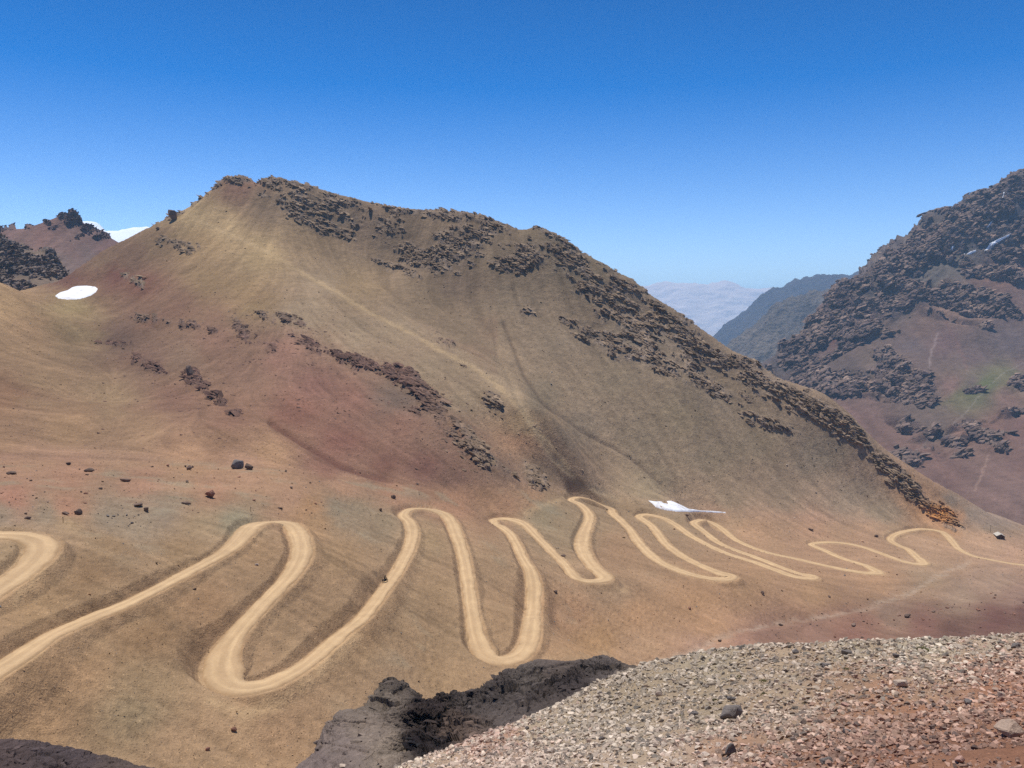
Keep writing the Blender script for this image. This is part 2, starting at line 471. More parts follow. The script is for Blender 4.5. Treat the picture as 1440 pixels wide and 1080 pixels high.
# road course: (px, py, width in metres)
ROAD = [(-330, 700, 7), (-150, 735, 7), (-40, 750, 7), (0, 752, 7), (33, 753, 7.5), (58, 765, 7.5), (50, 787, 7), (27, 807, 6.5), (0, 827, 6), (-60, 870, 6), (-130, 930, 6), (-170, 985, 6.5), (-160, 1015, 7), (-110, 1005, 6.5), (-50, 970, 6),
        (0, 939, 5.6), (72, 894, 5.0), (110, 877, 4.8), (150, 860, 4.6), (200, 838, 4.5), (267, 803, 4.5), (317, 776, 5), (338, 756, 6), (352, 740, 6.5), (373, 734, 6), (400, 737, 6), (416, 747, 6.5), (424, 766, 6.2), (421, 789, 6), (401, 818, 5.4), (365, 854, 5), (336, 886, 5.2), (315, 915, 6.4), (309, 938, 8), (317, 956, 8.5),
        (343, 967, 7.5), (379, 962, 6), (426, 937, 5.2), (469, 901, 4.8), (508, 870, 4.6), (533, 838, 4.4), (556, 806, 4.8), (573, 776, 5.2), (580, 752, 5.6), (576, 735, 5.6), (567, 724, 5.2), (574, 717, 5), (591, 715, 6), (614, 719, 6.5), (632, 731, 6), (646, 763, 5.6), (655, 800, 5.4),
        (660, 836, 5.2), (666, 872, 5.2), (672, 901, 6), (685, 921, 7), (707, 929, 7), (730, 923, 7), (743, 904, 6.6), (748, 872, 6), (751, 836, 6.2), (749, 815, 6), (744, 799, 5.6), (735, 784, 5), (727, 767, 5), (718, 752, 5.4), (705, 741, 5.6), (695, 735, 5.2), (695, 731, 5.2), (708, 729, 6), (726, 732, 6.5),
        (741, 740, 6.3), (756, 755, 5.8), (775, 775, 5.2), (793, 793, 5), (808, 809, 5.6), (821, 816, 6), (838, 818, 6.5), (850, 815, 7), (849, 809, 7.5), (836, 798, 7), (825, 784, 7.5), (819, 769, 8), (820, 753, 7.5), (825, 741, 6.8), (829, 727, 6.5), (824, 717, 6), (813, 708, 6), (803, 702, 5.2), (810, 699.5, 5.5), (827, 700, 6.5),
        (840, 706, 6.5), (860, 720, 6), (885, 744, 5.6), (900, 765, 5.6), (927, 789, 5.6), (966, 806, 5.6), (1004, 814, 5.8), (1024, 814, 6.5), (1028, 811, 6.5), (1001, 801, 5.6), (966, 786, 5.5), (938, 766, 5.5), (919, 742, 5.5), (901, 729, 5.5), (899, 724.5, 5.2), (911, 723, 5.6), (938, 731, 5.6), (973, 754, 5.4), (1016, 776, 5.2),
        (1067, 793, 5.2), (1113, 809, 5.2), (1138, 813, 6), (1143, 811.5, 6), (1113, 803, 5), (1067, 786, 5.2), (1016, 766, 5.3), (989, 747, 5.4), (976, 736, 5.4), (982, 731.5, 5.6), (997, 733, 5.8), (1012, 742, 5.6), (1038, 761, 5.3), (1076, 776, 5.2), (1124, 787, 5), (1172, 798, 5), (1212, 805, 5.8), (1232, 806, 7), (1233, 803, 7),
        (1216, 795, 5.6), (1184, 785, 5.2), (1159, 774, 5), (1142, 766.5, 5), (1146, 763.5, 5), (1172, 762.5, 5), (1204, 767, 5), (1236, 777, 5), (1261, 786.5, 5), (1284, 792.5, 5.6), (1296, 793, 6.5), (1298, 791, 7), (1288, 782, 6), (1277, 773, 5.6), (1261, 766, 5.4), (1252, 758, 5.6), (1264, 749.5, 5.6), (1287, 744.5, 5.6),
        (1309, 744.5, 5.8), (1326, 749, 6), (1338, 760, 5.8), (1347, 771, 5.4), (1367, 781, 5), (1395, 787.5, 4.6), (1440, 795, 4.4), (1520, 803, 4.4), (1620, 806, 4.4)]

def catmull(pts, n=10):
    p = np.array(pts, float); p = np.vstack([2 * p[0] - p[1], p, 2 * p[-1] - p[-2]])
    out = []
    for i in range(1, len(p) - 2):
        for t in np.arange(n) / n:
            out.append(0.5 * ((2 * p[i]) + (-p[i - 1] + p[i + 1]) * t + (2 * p[i - 1] - 5 * p[i] + 4 * p[i + 1] - p[i + 2]) * t * t + (-p[i - 1] + 3 * p[i] - 3 * p[i + 1] + p[i + 2]) * t ** 3))
    out.append(p[-2]); return np.array(out)

rp = catmull([(a, b, c * (0.80 if c < 6 else 0.88) * (1.22 if a > 890 else 1.0)) for a, b, c in ROAD], 8)
def hit(px, py, field, y0=60, y1=900, n=400):
    """where sight lines through the survey marks meet the ground"""
    px = np.asarray(px, float); py = np.asarray(py, float)
    u = (px - CX) / F; v = (CY - py) / F
    kx = u / (CP + v * SP); kz = (-SP + v * CP) / (CP + v * SP)
    ys = np.geomspace(y0, y1, n)
    Xr = kx[:, None] * ys; Yr = np.broadcast_to(ys, Xr.shape).copy()
    d = kz[:, None] * ys - field(Xr, Yr)
    below = d < 0
    k = np.argmax(below, 1); k = np.clip(k, 1, n - 1)
    i = np.arange(len(px)); d0 = d[i, k - 1]; d1 = d[i, k]
    t = np.clip(d0 / (d0 - d1 + 1e-9), 0, 1)
    y = ys[k - 1] + (ys[k] - ys[k - 1]) * t
    ok = below.any(1)
    return kx * y, y, kz * y, ok
rx, ry, rz, ok = hit(rp[:, 0], rp[:, 1], terrain)
R = np.stack([rx, ry, rz, rp[:, 2]], 1)[ok]
def resample(R, step):
    s = np.concatenate([[0], np.cumsum(np.linalg.norm(np.diff(R[:, :2], axis=0), axis=1))])
    t = np.arange(0, s[-1], step)
    return np.stack([np.interp(t, s, R[:, i]) for i in range(R.shape[1])], 1)
R = resample(R, 0.8)
def smooth(a, k):
    w = np.hanning(k + 2)[1:-1]; w /= w.sum(); h = k // 2
    return np.convolve(np.pad(a, (h, h), mode='edge'), w, 'valid')
for i in (0, 1): R[:, i] = smooth(R[:, i], 7)
R[:, 2] = smooth(R[:, 2], 31); R[:, 3] = smooth(R[:, 3], 21)
RN = len(R)
print("ROAD length", RN * 0.8, "z", R[0, 2], R[-1, 2])

# nearest road station for every metre of ground near the road
bx0, by0 = R[:, 0].min() - 30, R[:, 1].min() - 30
nbx, nby = int(R[:, 0].max() + 30 - bx0), int(R[:, 1].max() + 30 - by0)
near_i = np.full((nbx, nby), -1, np.int32); near_d = np.full((nbx, nby), 1e9, np.float32)
for i in range(0, RN, 2):
    ax, ay = int(R[i, 0] - bx0), int(R[i, 1] - by0)
    x0, x1, y0, y1 = max(ax - 20, 0), min(ax + 21, nbx), max(ay - 20, 0), min(ay + 21, nby)
    if x0 >= x1 or y0 >= y1: continue
    d = (np.arange(x0, x1)[:, None] + bx0 - R[i, 0]) ** 2 + (np.arange(y0, y1)[None] + by0 - R[i, 1]) ** 2
    sub = near_d[x0:x1, y0:y1]; m = d < sub
    sub[m] = d[m]; near_i[x0:x1, y0:y1][m] = i

def road_at(x, y):
    """distance from the road axis, road height and half width there"""
    sh = x.shape; x = x.ravel(); y = y.ravel()
    d = np.full(x.shape, 99.0); z = np.zeros(x.shape); w = np.full(x.shape, 5.0)
    i = np.round(x - bx0).astype(int); j = np.round(y - by0).astype(int)
    m = (i >= 0) & (i < nbx) & (j >= 0) & (j < nby)
    k = np.where(m, near_i[np.clip(i, 0, nbx - 1), np.clip(j, 0, nby - 1)], -1)
    q = np.nonzero(k >= 0)[0]; kk = k[q]
    bd = np.full(len(q), 1e9); bz = np.zeros(len(q)); bw = np.zeros(len(q))
    for o in range(-4, 4):
        a = np.clip(kk + o, 0, RN - 2); A = R[a]; B = R[a + 1]
        dx = B[:, 0] - A[:, 0]; dy = B[:, 1] - A[:, 1]
        t = np.clip(((x[q] - A[:, 0]) * dx + (y[q] - A[:, 1]) * dy) / (dx * dx + dy * dy + 1e-9), 0, 1)
        dd = np.hypot(x[q] - A[:, 0] - t * dx, y[q] - A[:, 1] - t * dy)
        m2 = dd < bd
        bd = np.where(m2, dd, bd); bz = np.where(m2, A[:, 2] + t * (B[:, 2] - A[:, 2]), bz); bw = np.where(m2, A[:, 3] + t * (B[:, 3] - A[:, 3]), bw)
    d[q] = bd; z[q] = bz; w[q] = bw / 2
    return d.reshape(sh), z.reshape(sh), w.reshape(sh)

# ---- relief on top of the survey
SLABS = []
def rock_sites(X, Y, Z, mask, px, py, n, seed):
    """places where bedrock breaks the surface"""
    q = np.random.default_rng(seed); m = mask.ravel().copy(); m[(Y.ravel() < 50)] = 0
    run = np.minimum.accumulate(py, axis=1); m = m * (1 - np.clip(blobs(px, py, [(1402, 341, 30, 9, -28, 1.6), (1364, 357, 14, 5, -20, 1.6), (1338, 349, 7, 6, 0, 1.6), (1391, 316, 9, 6, -50, 1.6), (1411, 275, 5, 8, 0, 1.6)]), 0, 1)).ravel(); m = m * (py <= run + 3).ravel() * ((px > -60) & (px < 1500)).ravel()
    m = m.astype(np.float64); m /= m.sum(); i = q.choice(m.size, n, p=m)
    return np.stack([X.ravel()[i], Y.ravel()[i], Z.ravel()[i]], 1), i
px0, py0 = project(X, Y, Z)
FOOT = [(-2000, 640), (0, 648), (150, 650), (300, 654), (420, 664), (550, 680), (640, 688), (700, 686), (760, 690), (860, 702), (950, 722), (1060, 732), (1290, 741), (1350, 743), (1400, 741), (2500, 735)]
foot = np.interp(px0, [a[0] for a in FOOT], [a[1] for a in FOOT])
crest = np.interp(px0, [a[0] for a in RIDGE], [a[1] for a in RIDGE])
st1 = streaks(X, Y, 1.3, 22.0, 3)
st2 = streaks(X, Y, 5.0, 70.0, 7, 13)
st3 = streaks(X, Y, 16.0, 160.0, 11, 13)
big = fbm2(X / 60, Y / 60, 21, 4)
med = fbm2(X / 14, Y / 14, 31, 4)
fin = fbm2(X / 3.0, Y / 3.0, 41, 4, 0.6)
n_rock = ridge2(X / 26, Y / 26, 61, 5, 0.6)
is_mtn = sst(6, -10, py0 - foot)
rd, rdz, rdw = road_at(X, Y)
away = sst(2.5, 14, rd - rdw)

# rocky ground: along the crest, the dark bands below it and outcrops in the red bowl
RB = [(330, 250, 34, 7, 0, 1.0), (260, 285, 60, 7, -35, 1.0), (405, 258, 60, 7, 12, 0.9), (235, 298, 9, 9, 0, 1.2), (480, 295, 90, 20, 22, 0.5), (440, 305, 70, 14, 25, .62), (620, 300, 70, 8, 5, 0.95), (690, 310, 40, 9, 18, 0.8), (790, 335, 60, 9, 24, 0.7),
      (640, 345, 40, 26, -25, 1.0), (600, 360, 40, 18, 15, 1.0), (560, 375, 36, 10, 20, 0.6), (680, 325, 45, 12, -25, 0.75), (745, 365, 22, 8, 10, 0.8), (760, 352, 42, 12, 5, 0.75), (720, 375, 26, 8, 5, 0.85),
      (830, 400, 60, 22, 48, 0.72), (880, 440, 70, 30, 48, 0.7), (930, 460, 60, 26, 42, 0.68), (960, 470, 60, 18, 38, 0.78), (1030, 515, 60, 15, 36, 0.78), (1090, 545, 60, 14, 36, 0.78), (1150, 580, 60, 13, 40, 0.8), (1205, 615, 50, 11, 44, .85), (1250, 660, 45, 10, 40, .85), (1300, 705, 45, 10, 44, .9),
      (850, 470, 60, 22, 35, 0.5), (735, 440, 16, 6, 10, 0.7), (900, 500, 50, 14, 20, 0.62), (980, 530, 60, 13, 25, 0.6), (1090, 600, 40, 8, 20, 0.62),
      (500, 508, 30, 10, 20, 0.95), (572, 530, 30, 12, 30, 1.05), (600, 560, 36, 16, 38, 0.62), (395, 448, 26, 7, 15, 0.58), (430, 485, 34, 10, 25, 0.50), (350, 470, 50, 8, 35, 0.40), (210, 515, 22, 9, 20, 0.60), (170, 485, 26, 5, 8, 0.75), (268, 525, 9, 10, 0, 1.0), (290, 545, 30, 8, 40, .62), (330, 580, 10, 6, 20, .9),
      (692, 562, 15, 8, 35, 0.95), (255, 345, 30, 8, 15, 0.62), (240, 455, 60, 5, 10, 0.5), (190, 395, 26, 5, 25, .55), (640, 610, 60, 14, 35, 0.5), (720, 660, 60, 14, 20, 0.45), (1322, 722, 30, 11, 40, 1.1), (620, 480, 60, 10, 35, 0.35)]
rb = blobs(px0, py0, RB)
bedu = (X - 0.35 * Z + 0.3 * Y); bedv = (Z + 0.42 * X - 0.10 * Y)
slab = fbm2(bedu / 13, bedv / 3.6, 63, 4, 0.6); slab2 = fbm2(bedu / 5, bedv / 1.8, 67, 3, 0.6)
rfield = np.minimum(rb, .85) * 0.66 - .10 * sst(700, 620, px0) * sst(400, 460, py0) + (n_rock - 0.42) * 0.75 + 0.55 * slab + 0.30 * slab2 + 0.12 * fin - 0.27
rock = sst(-0.04, 0.14, rfield) * (rb > 0.04)
rock_soft = sst(-0.35, 0.15, rfield) * (rb > 0.04) * sst(.04, .3, rb)
rock = rock * np.where(py0 > foot + 8, 0.0, 1.0)
# scattered bedrock bits over the whole mountain
scat = sst(0.80, 0.88, ridge2(X / 9, Y / 9, 71, 4, 0.65) + 0.35 * rb - 0.06) * is_mtn * 0.0
rock = np.clip(np.maximum(rock, scat), 0, 1)

N = grid_normals(X, Y, Z)
idx = np.nonzero(rock.ravel() > 0.01)[0]
cr = np.zeros(X.size, np.float32)
xs, ys_, zs = X.ravel()[idx], Y.ravel()[idx], Z.ravel()[idx]
cr[idx] = 0.2 + crag(xs, ys_, zs, 8.5, 0.45, -0.1, 5) * 2.6 + crag(xs, ys_, zs, 3.4, 0.45, -0.1, 15) * 0.8
cr = cr.reshape(X.shape) * rock
relief = is_mtn * (big * 2.0 + med * .5 + st3 * 1.0 + st2 * 0.45 + st1 * 0.10 + fin * .12 + rock_soft * (1.2 * med + .5 * fin + .8)) * sst(2, -60, py0 - foot)
relief += (1 - is_mtn) * (med * 0.45 + fin * 0.16) * away
relief += (1 - is_mtn) * (0.32 * st1 * 0.6 + 0.35 * st2) * away * sst(-160, -40, px0 - 900 + (py0 - 640) * 0 - 0) * 0
relief += (1 - is_mtn) * (0.34 * st1 + 0.50 * st2) * away
# erosion channel down the grey face, gully at the spur's foot and the stream bed
CH1 = [(708, 455), (722, 490), (738, 530), (765, 570), (815, 605), (870, 635), (900, 655), (930, 680)]
CH2 = [(680, 400), (690, 430), (700, 500), (715, 530), (740, 580), (775, 640), (820, 680), (870, 702)]
CH3 = [(380, 590), (430, 625), (480, 655), (550, 679)]
CH4 = [(100, 405), (160, 440), (240, 470), (290, 500), (340, 560), (390, 600)]
ch1 = seg_dist(px0, py0, CH1); ch2 = seg_dist(px0, py0, CH2); ch3 = seg_dist(px0, py0, CH3); ch4 = seg_dist(px0, py0, CH4)
relief -= 1.3 * np.exp(-(ch1 / 3.0) ** 2) + 0.9 * np.exp(-(ch2 / 4.0) ** 2) + 1.3 * np.exp(-(ch3 / 4.0) ** 2) * is_mtn + 0.8 * np.exp(-(ch4 / 4) ** 2)
STREAM = [(880, 940), (930, 927), (960, 920), (1010, 897), (1060, 882), (1100, 872), (1150, 868), (1200, 858), (1250, 842), (1290, 828), (1310, 812), (1340, 800), (1360, 792)]
sd = seg_dist(px0 + 6 * fbm2(X / 12, Y / 12, 5, 2), py0 + 3 * fbm2(X / 9, Y / 9, 6, 2), STREAM)
relief -= 0.8 * np.exp(-(sd / 7.0) ** 2) * (py0 > 740)

Zt = Z + relief
Zn = Zt + 0.0
X2 = X + N[..., 0] * cr; Y2 = Y + N[..., 1] * cr; Zn = Zn + N[..., 2] * cr

slab_w = (sst(-.10, .25, rfield) * (rb > .04) + .014 * is_mtn * sst(.40, .7, n_rock) + .10 * is_mtn * sst(.30, .55, n_rock) * blobs(px0, py0, [(420, 500, 150, 70, 30, 1.), (640, 590, 90, 60, 35, 1.), (270, 530, 80, 50, 30, .7)]) + .10 * sst(.25, .8, rb) * (slab > .15)) * is_mtn * (py0 < foot - 4)
sl_pts, sl_i = rock_sites(X2, Y2, Zn, slab_w, px0, py0, 19000, 5)
# road bench: cut into the uphill side, filled on the downhill side
jit = 0.35 * fbm2(X / 5, Y / 5, 88, 3)
e = np.maximum(rd - rdw - 0.5 - jit, 0)
tie = sst(4.5, 1.0, e)
bench = np.clip(Zn, rdz - 0.95 * e - 0.18 * (rd < rdw + 0.4), rdz + 1.25 * e - 0.18 * (rd < rdw + 0.4))
bench = Zn + (bench - Zn) * tie
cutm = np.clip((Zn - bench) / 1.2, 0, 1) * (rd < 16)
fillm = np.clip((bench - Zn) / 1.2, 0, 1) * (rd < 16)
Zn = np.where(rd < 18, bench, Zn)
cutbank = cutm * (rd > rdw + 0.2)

# ---- soil colours (sRGB as they look in sun, turned into albedo)
K = [(0, 430, (166, 134, 92)), (40, 470, (166, 132, 92)), (60, 540, (160, 128, 90)), (0, 560, (158, 120, 84)), (0, 620, (160, 124, 88)), (100, 600, (166, 130, 90)), (150, 560, (160, 130, 92)), (200, 610, (160, 126, 90)), (260, 640, (166, 128, 92)), (380, 640, (168, 130, 92)),
     (120, 460, (146, 122, 84)), (100, 430, (150, 128, 86)), (100, 395, (112, 78, 62)), (160, 385, (112, 74, 60)), (200, 400, (116, 80, 62)), (240, 430, (126, 96, 72)), (200, 450, (122, 92, 70)), (150, 370, (126, 100, 74)), (220, 345, (134, 108, 78)), (180, 365, (118, 92, 70)), (280, 340, (150, 122, 82)),
     (265, 305, (176, 148, 102)), (320, 325, (170, 142, 98)), (370, 355, (165, 138, 94)), (450, 400, (160, 134, 92)), (560, 465, (162, 136, 92)), (640, 510, (156, 132, 88)), (700, 545, (156, 132, 90)), (290, 400, (138, 112, 76)), (350, 420, (142, 116, 78)), (430, 440, (150, 124, 82)), (500, 470, (158, 130, 86)), (600, 520, (158, 128, 86)), (660, 560, (156, 128, 88)), (740, 600, (150, 124, 88)), (730, 620, (160, 122, 88)),
     (340, 262, (130, 98, 76)), (380, 290, (128, 106, 80)), (450, 300, (124, 104, 80)), (520, 320, (126, 104, 80)), (420, 340, (138, 114, 82)), (500, 400, (142, 118, 84)), (600, 420, (124, 104, 78)), (560, 330, (122, 102, 78)), (640, 400, (120, 100, 78)), (680, 470, (128, 108, 82)), (720, 420, (122, 104, 80)), (700, 350, (128, 108, 82)), (760, 340, (124, 106, 80)), (820, 380, (128, 110, 84)), (780, 480, (124, 106, 82)),
     (860, 540, (128, 110, 84)), (820, 600, (128, 110, 86)), (760, 560, (122, 106, 82)), (900, 620, (130, 112, 86)), (960, 580, (130, 112, 84)), (1000, 640, (130, 112, 86)), (920, 680, (134, 116, 88)), (1060, 620, (128, 110, 84)), (1100, 690, (130, 110, 86)), (1200, 700, (128, 110, 88)), (1150, 640, (122, 106, 84)), (1240, 720, (130, 112, 88)), (1000, 560, (126, 108, 84)), (900, 480, (118, 102, 80)), (1020, 700, (132, 112, 86)),
     (1310, 715, (176, 130, 84)), (1300, 700, (150, 116, 84)), (1340, 735, (168, 124, 84)), (1370, 725, (136, 118, 98)), (1400, 738, (138, 118, 98)), (1330, 705, (120, 104, 86)),
     (300, 480, (124, 88, 70)), (340, 520, (122, 88, 70)), (260, 500, (122, 92, 72)), (200, 500, (120, 92, 72)), (170, 470, (118, 92, 74)), (250, 560, (132, 98, 76)), (320, 590, (138, 102, 78)), (300, 620, (144, 110, 80)), (400, 500, (124, 86, 70)), (450, 540, (128, 86, 72)), (420, 580, (126, 82, 66)), (500, 560, (130, 88, 72)), (480, 620, (124, 80, 66)), (460, 655, (128, 86, 70)), (560, 600, (132, 92, 74)), (540, 655, (116, 76, 62)), (600, 660, (122, 86, 70)), (650, 630, (126, 96, 76)), (640, 670, (120, 90, 72)), (700, 660, (116, 92, 72)), (760, 670, (118, 98, 76)), (560, 560, (104, 82, 70)),
     (0, 655, (160, 122, 94)), (100, 670, (158, 118, 92)), (200, 680, (156, 117, 91)), (300, 690, (158, 119, 92)), (350, 665, (160, 123, 94)), (400, 700, (160, 123, 95)), (480, 690, (162, 124, 95)), (560, 692, (158, 118, 90)), (640, 705, (164, 122, 92)), (20, 700, (162, 116, 92)), (100, 712, (158, 116, 90)), (0, 725, (140, 120, 98)), (70, 722, (142, 122, 98)),
     (160, 722, (140, 122, 100)), (230, 718, (142, 122, 100)), (200, 735, (144, 124, 100)), (500, 720, (144, 124, 98)), (470, 715, (140, 122, 98)), (540, 735, (138, 118, 92)), (100, 735, (160, 132, 98)), (290, 735, (154, 128, 96)), (330, 730, (138, 126, 100)), (430, 715, (160, 122, 86)), (440, 740, (158, 124, 88)),
     (20, 775, (150, 124, 92)), (150, 770, (146, 118, 86)), (250, 780, (142, 114, 82)), (120, 820, (140, 110, 78)), (60, 850, (148, 118, 84)), (200, 880, (146, 114, 80)), (100, 940, (150, 118, 84)), (50, 1000, (152, 120, 86)), (200, 960, (146, 120, 88)), (180, 1000, (140, 118, 88)), (250, 1040, (154, 124, 92)), (320, 1020, (154, 124, 92)), (380, 1020, (154, 122, 90)),
     (280, 850, (144, 112, 80)), (380, 870, (142, 114, 84)), (360, 780, (146, 116, 84)), (480, 780, (150, 120, 86)), (500, 900, (150, 120, 86)), (570, 860, (150, 122, 90)), (620, 830, (146, 118, 86)), (600, 760, (146, 120, 88)), (560, 940, (150, 122, 92)), (620, 950, (156, 126, 92)), (640, 900, (148, 120, 88)), (710, 860, (148, 118, 86)), (690, 800, (146, 118, 88)), (800, 860, (156, 120, 88)), (840, 900, (160, 124, 86)), (900, 860, (158, 122, 88)), (980, 850, (156, 120, 86)), (900, 910, (160, 127, 96)),
     (760, 725, (140, 122, 94)), (740, 700, (160, 124, 92)), (700, 712, (158, 120, 90)), (800, 745, (142, 120, 92)), (870, 780, (150, 118, 88)), (860, 830, (146, 118, 90)), (950, 720, (146, 122, 94)), (1000, 725, (150, 120, 92)), (1060, 750, (158, 124, 94)), (1140, 745, (160, 124, 96)), (1220, 755, (158, 124, 96)), (1300, 770, (158, 126, 98)), (1380, 760, (164, 130, 102)), (1430, 780, (160, 126, 100)),
     (1060, 820, (154, 120, 88)), (1150, 835, (154, 120, 88)), (1230, 820, (152, 118, 88)), (1300, 812, (146, 120, 94)), (1000, 880, (164, 126, 92)), (1400, 820, (142, 116, 96)), (1350, 840, (138, 114, 94)), (1430, 840, (136, 108, 92)), (1250, 860, (132, 106, 88)),
     (1150, 885, (130, 98, 82)), (1080, 890, (130, 98, 82)), (1050, 905, (138, 104, 86)), (990, 915, (150, 118, 96)), (1200, 880, (126, 92, 76)), (1300, 875, (118, 84, 72)), (1400, 870, (104, 72, 64)), (1440, 860, (100, 70, 62)), (1340, 885, (100, 72, 62)), (1200, 900, (124, 88, 74))]
def _tune(a):
    x, y, (r, g, b) = a
    if 380 < x < 720 and 385 < y < 600 and r >= 148: return (x, y, (146, 124, 94))
    if 240 < x < 620 and 440 < y < 660 and g <= 92: return (x, y, (r + 8, g + 11, b + 7))
    return a
K = [_tune(a) for a in K]
wx = 16 * fbm2(X / 22, Y / 22, 91, 4, 0.6); wy = 10 * fbm2(X / 22, Y / 22, 97, 4, 0.6)
col = paint(px0, py0, K, (wx, wy)).reshape(X.shape + (3,))
def tone(col, k): return col * k[..., None]
def blend(col, c, m): return col * (1 - m[..., None]) + np.asarray(lin(c), np.float32) * m[..., None]
amp = 0.20 + 0.08 * (1 - is_mtn) * sst(900, 700, px0)
col = tone(col, 1 + amp * st1 + 0.18 * st2 + 0.11 * st3)
# bright crest of the spur and its pale scree edge
SPUR = [(262, 303), (320, 327), (380, 358), (450, 398), (540, 450), (600, 482), (660, 515), (705, 545), (745, 590), (775, 625), (800, 655)]
sp_d = seg_dist(px0, py0 + 3 * fin, SPUR)
side = np.interp(px0, [a[0] for a in SPUR], [a[1] for a in SPUR]) - py0
col = blend(col, (180, 152, 108), np.exp(-(sp_d / 3.0) ** 2) * 0.60 * sst(.9, -0.1, med) * is_mtn)
col = blend(col, (170, 150, 112), np.exp(-(ch2 / 5.0) ** 2) * 0.35 * is_mtn * sst(520, 600, py0))
col = tone(col, 1 + is_mtn * (0.10 * fbm2(X / 1.8, Y / 1.8, 151, 3, .7) + .10 * fin))
col = blend(col, (96, 80, 64), np.exp(-((ch1) / 2.2) ** 2) * 0.6)
col = blend(col, (96, 60, 50), np.exp(-(ch3 / 4.0) ** 2) * 0.6 * is_mtn)
# red and ochre bands
col = blend(col, (128, 88, 70), 0.28 * sst(0.15, 0.7, big + 0.4 * st3) * is_mtn * (px0 < 700) * sst(380, 470, py0))
# rocks
rcol = lin((104, 90, 78)) ; rcol2 = lin((146, 128, 110)); rcol3 = lin((104, 82, 74))
rn = np.clip(0.5 + 0.9 * fbm2(X / 7, Y / 7, 111, 4, 0.65), 0, 1)[..., None]
redness = (sst(700, 560, px0) * sst(420, 480, py0))[..., None]
rc = (rcol * (1 - rn) + rcol2 * rn) * (1 - redness) + rcol3 * (0.75 + 0.5 * rn) * redness
orange = np.exp(-(((px0 - 1322) / 30) ** 2 + ((py0 - 724) / 16) ** 2))[..., None]
rc = rc * (1 - orange) + lin((176, 126, 78)) * orange
col = col * (1 - rock_soft[..., None] * 0.35) + rc * 1.1 * rock_soft[..., None] * 0.35
col = col * (1 - rock[..., None] * 0.8) + rc * rock[..., None] * 0.8
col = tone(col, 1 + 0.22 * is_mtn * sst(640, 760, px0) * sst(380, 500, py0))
# stream bed, road dust, cut banks
col = blend(col, (172, 152, 132), np.exp(-(sd / (3.4 + 3 * fin)) ** 2) * 0.42 * (py0 > 740) * np.clip(0.7 + 1.2 * fin, 0, 1))
dust = np.exp(-np.maximum(rd - rdw, 0) / (.9 + 3.2 * np.clip(med + .1, 0, 1))) * (rd < 20)
col = blend(col, (182, 150, 112), np.clip(dust * (.55 + .8 * fbm2(X / 3, Y / 3, 181, 4, .6)), 0, 1) * 0.8 * (1 - np.clip(cutbank, 0, 1)))
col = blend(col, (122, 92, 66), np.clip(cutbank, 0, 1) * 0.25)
col = blend(col, (158, 124, 88), fillm * 0.35 * (rd > rdw))
for _pts, _w, _a in (([(296, 985), (340, 1002), (390, 990), (450, 950), (500, 905)], 9, .55), ([(800, 697), (775, 708), (740, 722)], 4, .5), ([(700, 950), (745, 945), (775, 930)], 6, .4), ([(848, 826), (880, 828)], 5, .4), ([(0, 962), (60, 925)], 6, .5), ([(85, 790), (60, 815), (20, 850)], 5, .45)):
    _d = seg_dist(px0 + 5 * fin, py0 + 4 * med, _pts)
    col = blend(col, (190, 158, 116), np.exp(-(_d / _w) ** 2) * _a * np.clip(.8 + .8 * fin, 0, 1))
col = tone(col, 1 - .20 * sst(.12, .55, st1 + .6 * st2 + .4 * med) * (1 - is_mtn) * away * sst(1000, 700, px0) + .12 * sst(.15, .5, -st1 - .3 * med) * (1 - is_mtn) * away)
# patches of fresh brown earth on the slope between the legs
pat = sst(0.18, 0.5, fbm2(X / 11, Y / 11, 131, 4, 0.6) + 0.3 * st2) * (1 - is_mtn) * away * sst(980, 700, px0)
col = blend(col, (118, 90, 62), pat * 0.15)
pat2 = sst(0.22, 0.5, fbm2(X / 15, Y / 15, 141, 3, 0.6) + 0.25 * st2) * (1 - is_mtn) * away * sst(980, 700, px0)
col = blend(col, (146, 134, 110), pat2 * 0.45)
gm = col.mean(-1, keepdims=True)
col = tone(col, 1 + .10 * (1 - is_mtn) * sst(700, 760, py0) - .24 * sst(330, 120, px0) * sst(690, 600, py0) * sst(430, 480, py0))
col[..., 2] *= 1 + .05 * is_mtn; col[..., 1] *= 1 - .012 * is_mtn
col = np.clip((col * 0.88 + gm * 0.12) * np.array((1.04, 1.01, 0.93)), 0.01, 0.8)
rock_a = np.clip(rock + 0.12, 0, 1)

m_ground = ground_mat('sunlit_soil', 0.32, bump=0.7, vary=0.16)
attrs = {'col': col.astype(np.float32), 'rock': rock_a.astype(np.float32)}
pyf = (py0 - foot)[:-1, :-1]
behind = (Y[:-1, :-1] > 560) & (px0[:-1, :-1] > 1360)
mt_mask = ((pyf < 0) & (Y[:-1, :-1] > 150)) | (Y[:-1, :-1] > 800)
sl_col = rc.reshape(-1, 3)[sl_i]; sl_red = redness.ravel()[sl_i]
m_mtn = ground_mat('scree_and_rock', 0.8, bump=0.7, vary=0.15, rock_bump=.10)
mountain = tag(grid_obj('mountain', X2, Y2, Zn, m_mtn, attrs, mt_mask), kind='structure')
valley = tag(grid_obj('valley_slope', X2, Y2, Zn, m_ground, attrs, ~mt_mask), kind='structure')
mountain['label'] = 'brown and red barren mountain rising behind the road'
valley['label'] = 'earthy slope that carries the hairpin road'

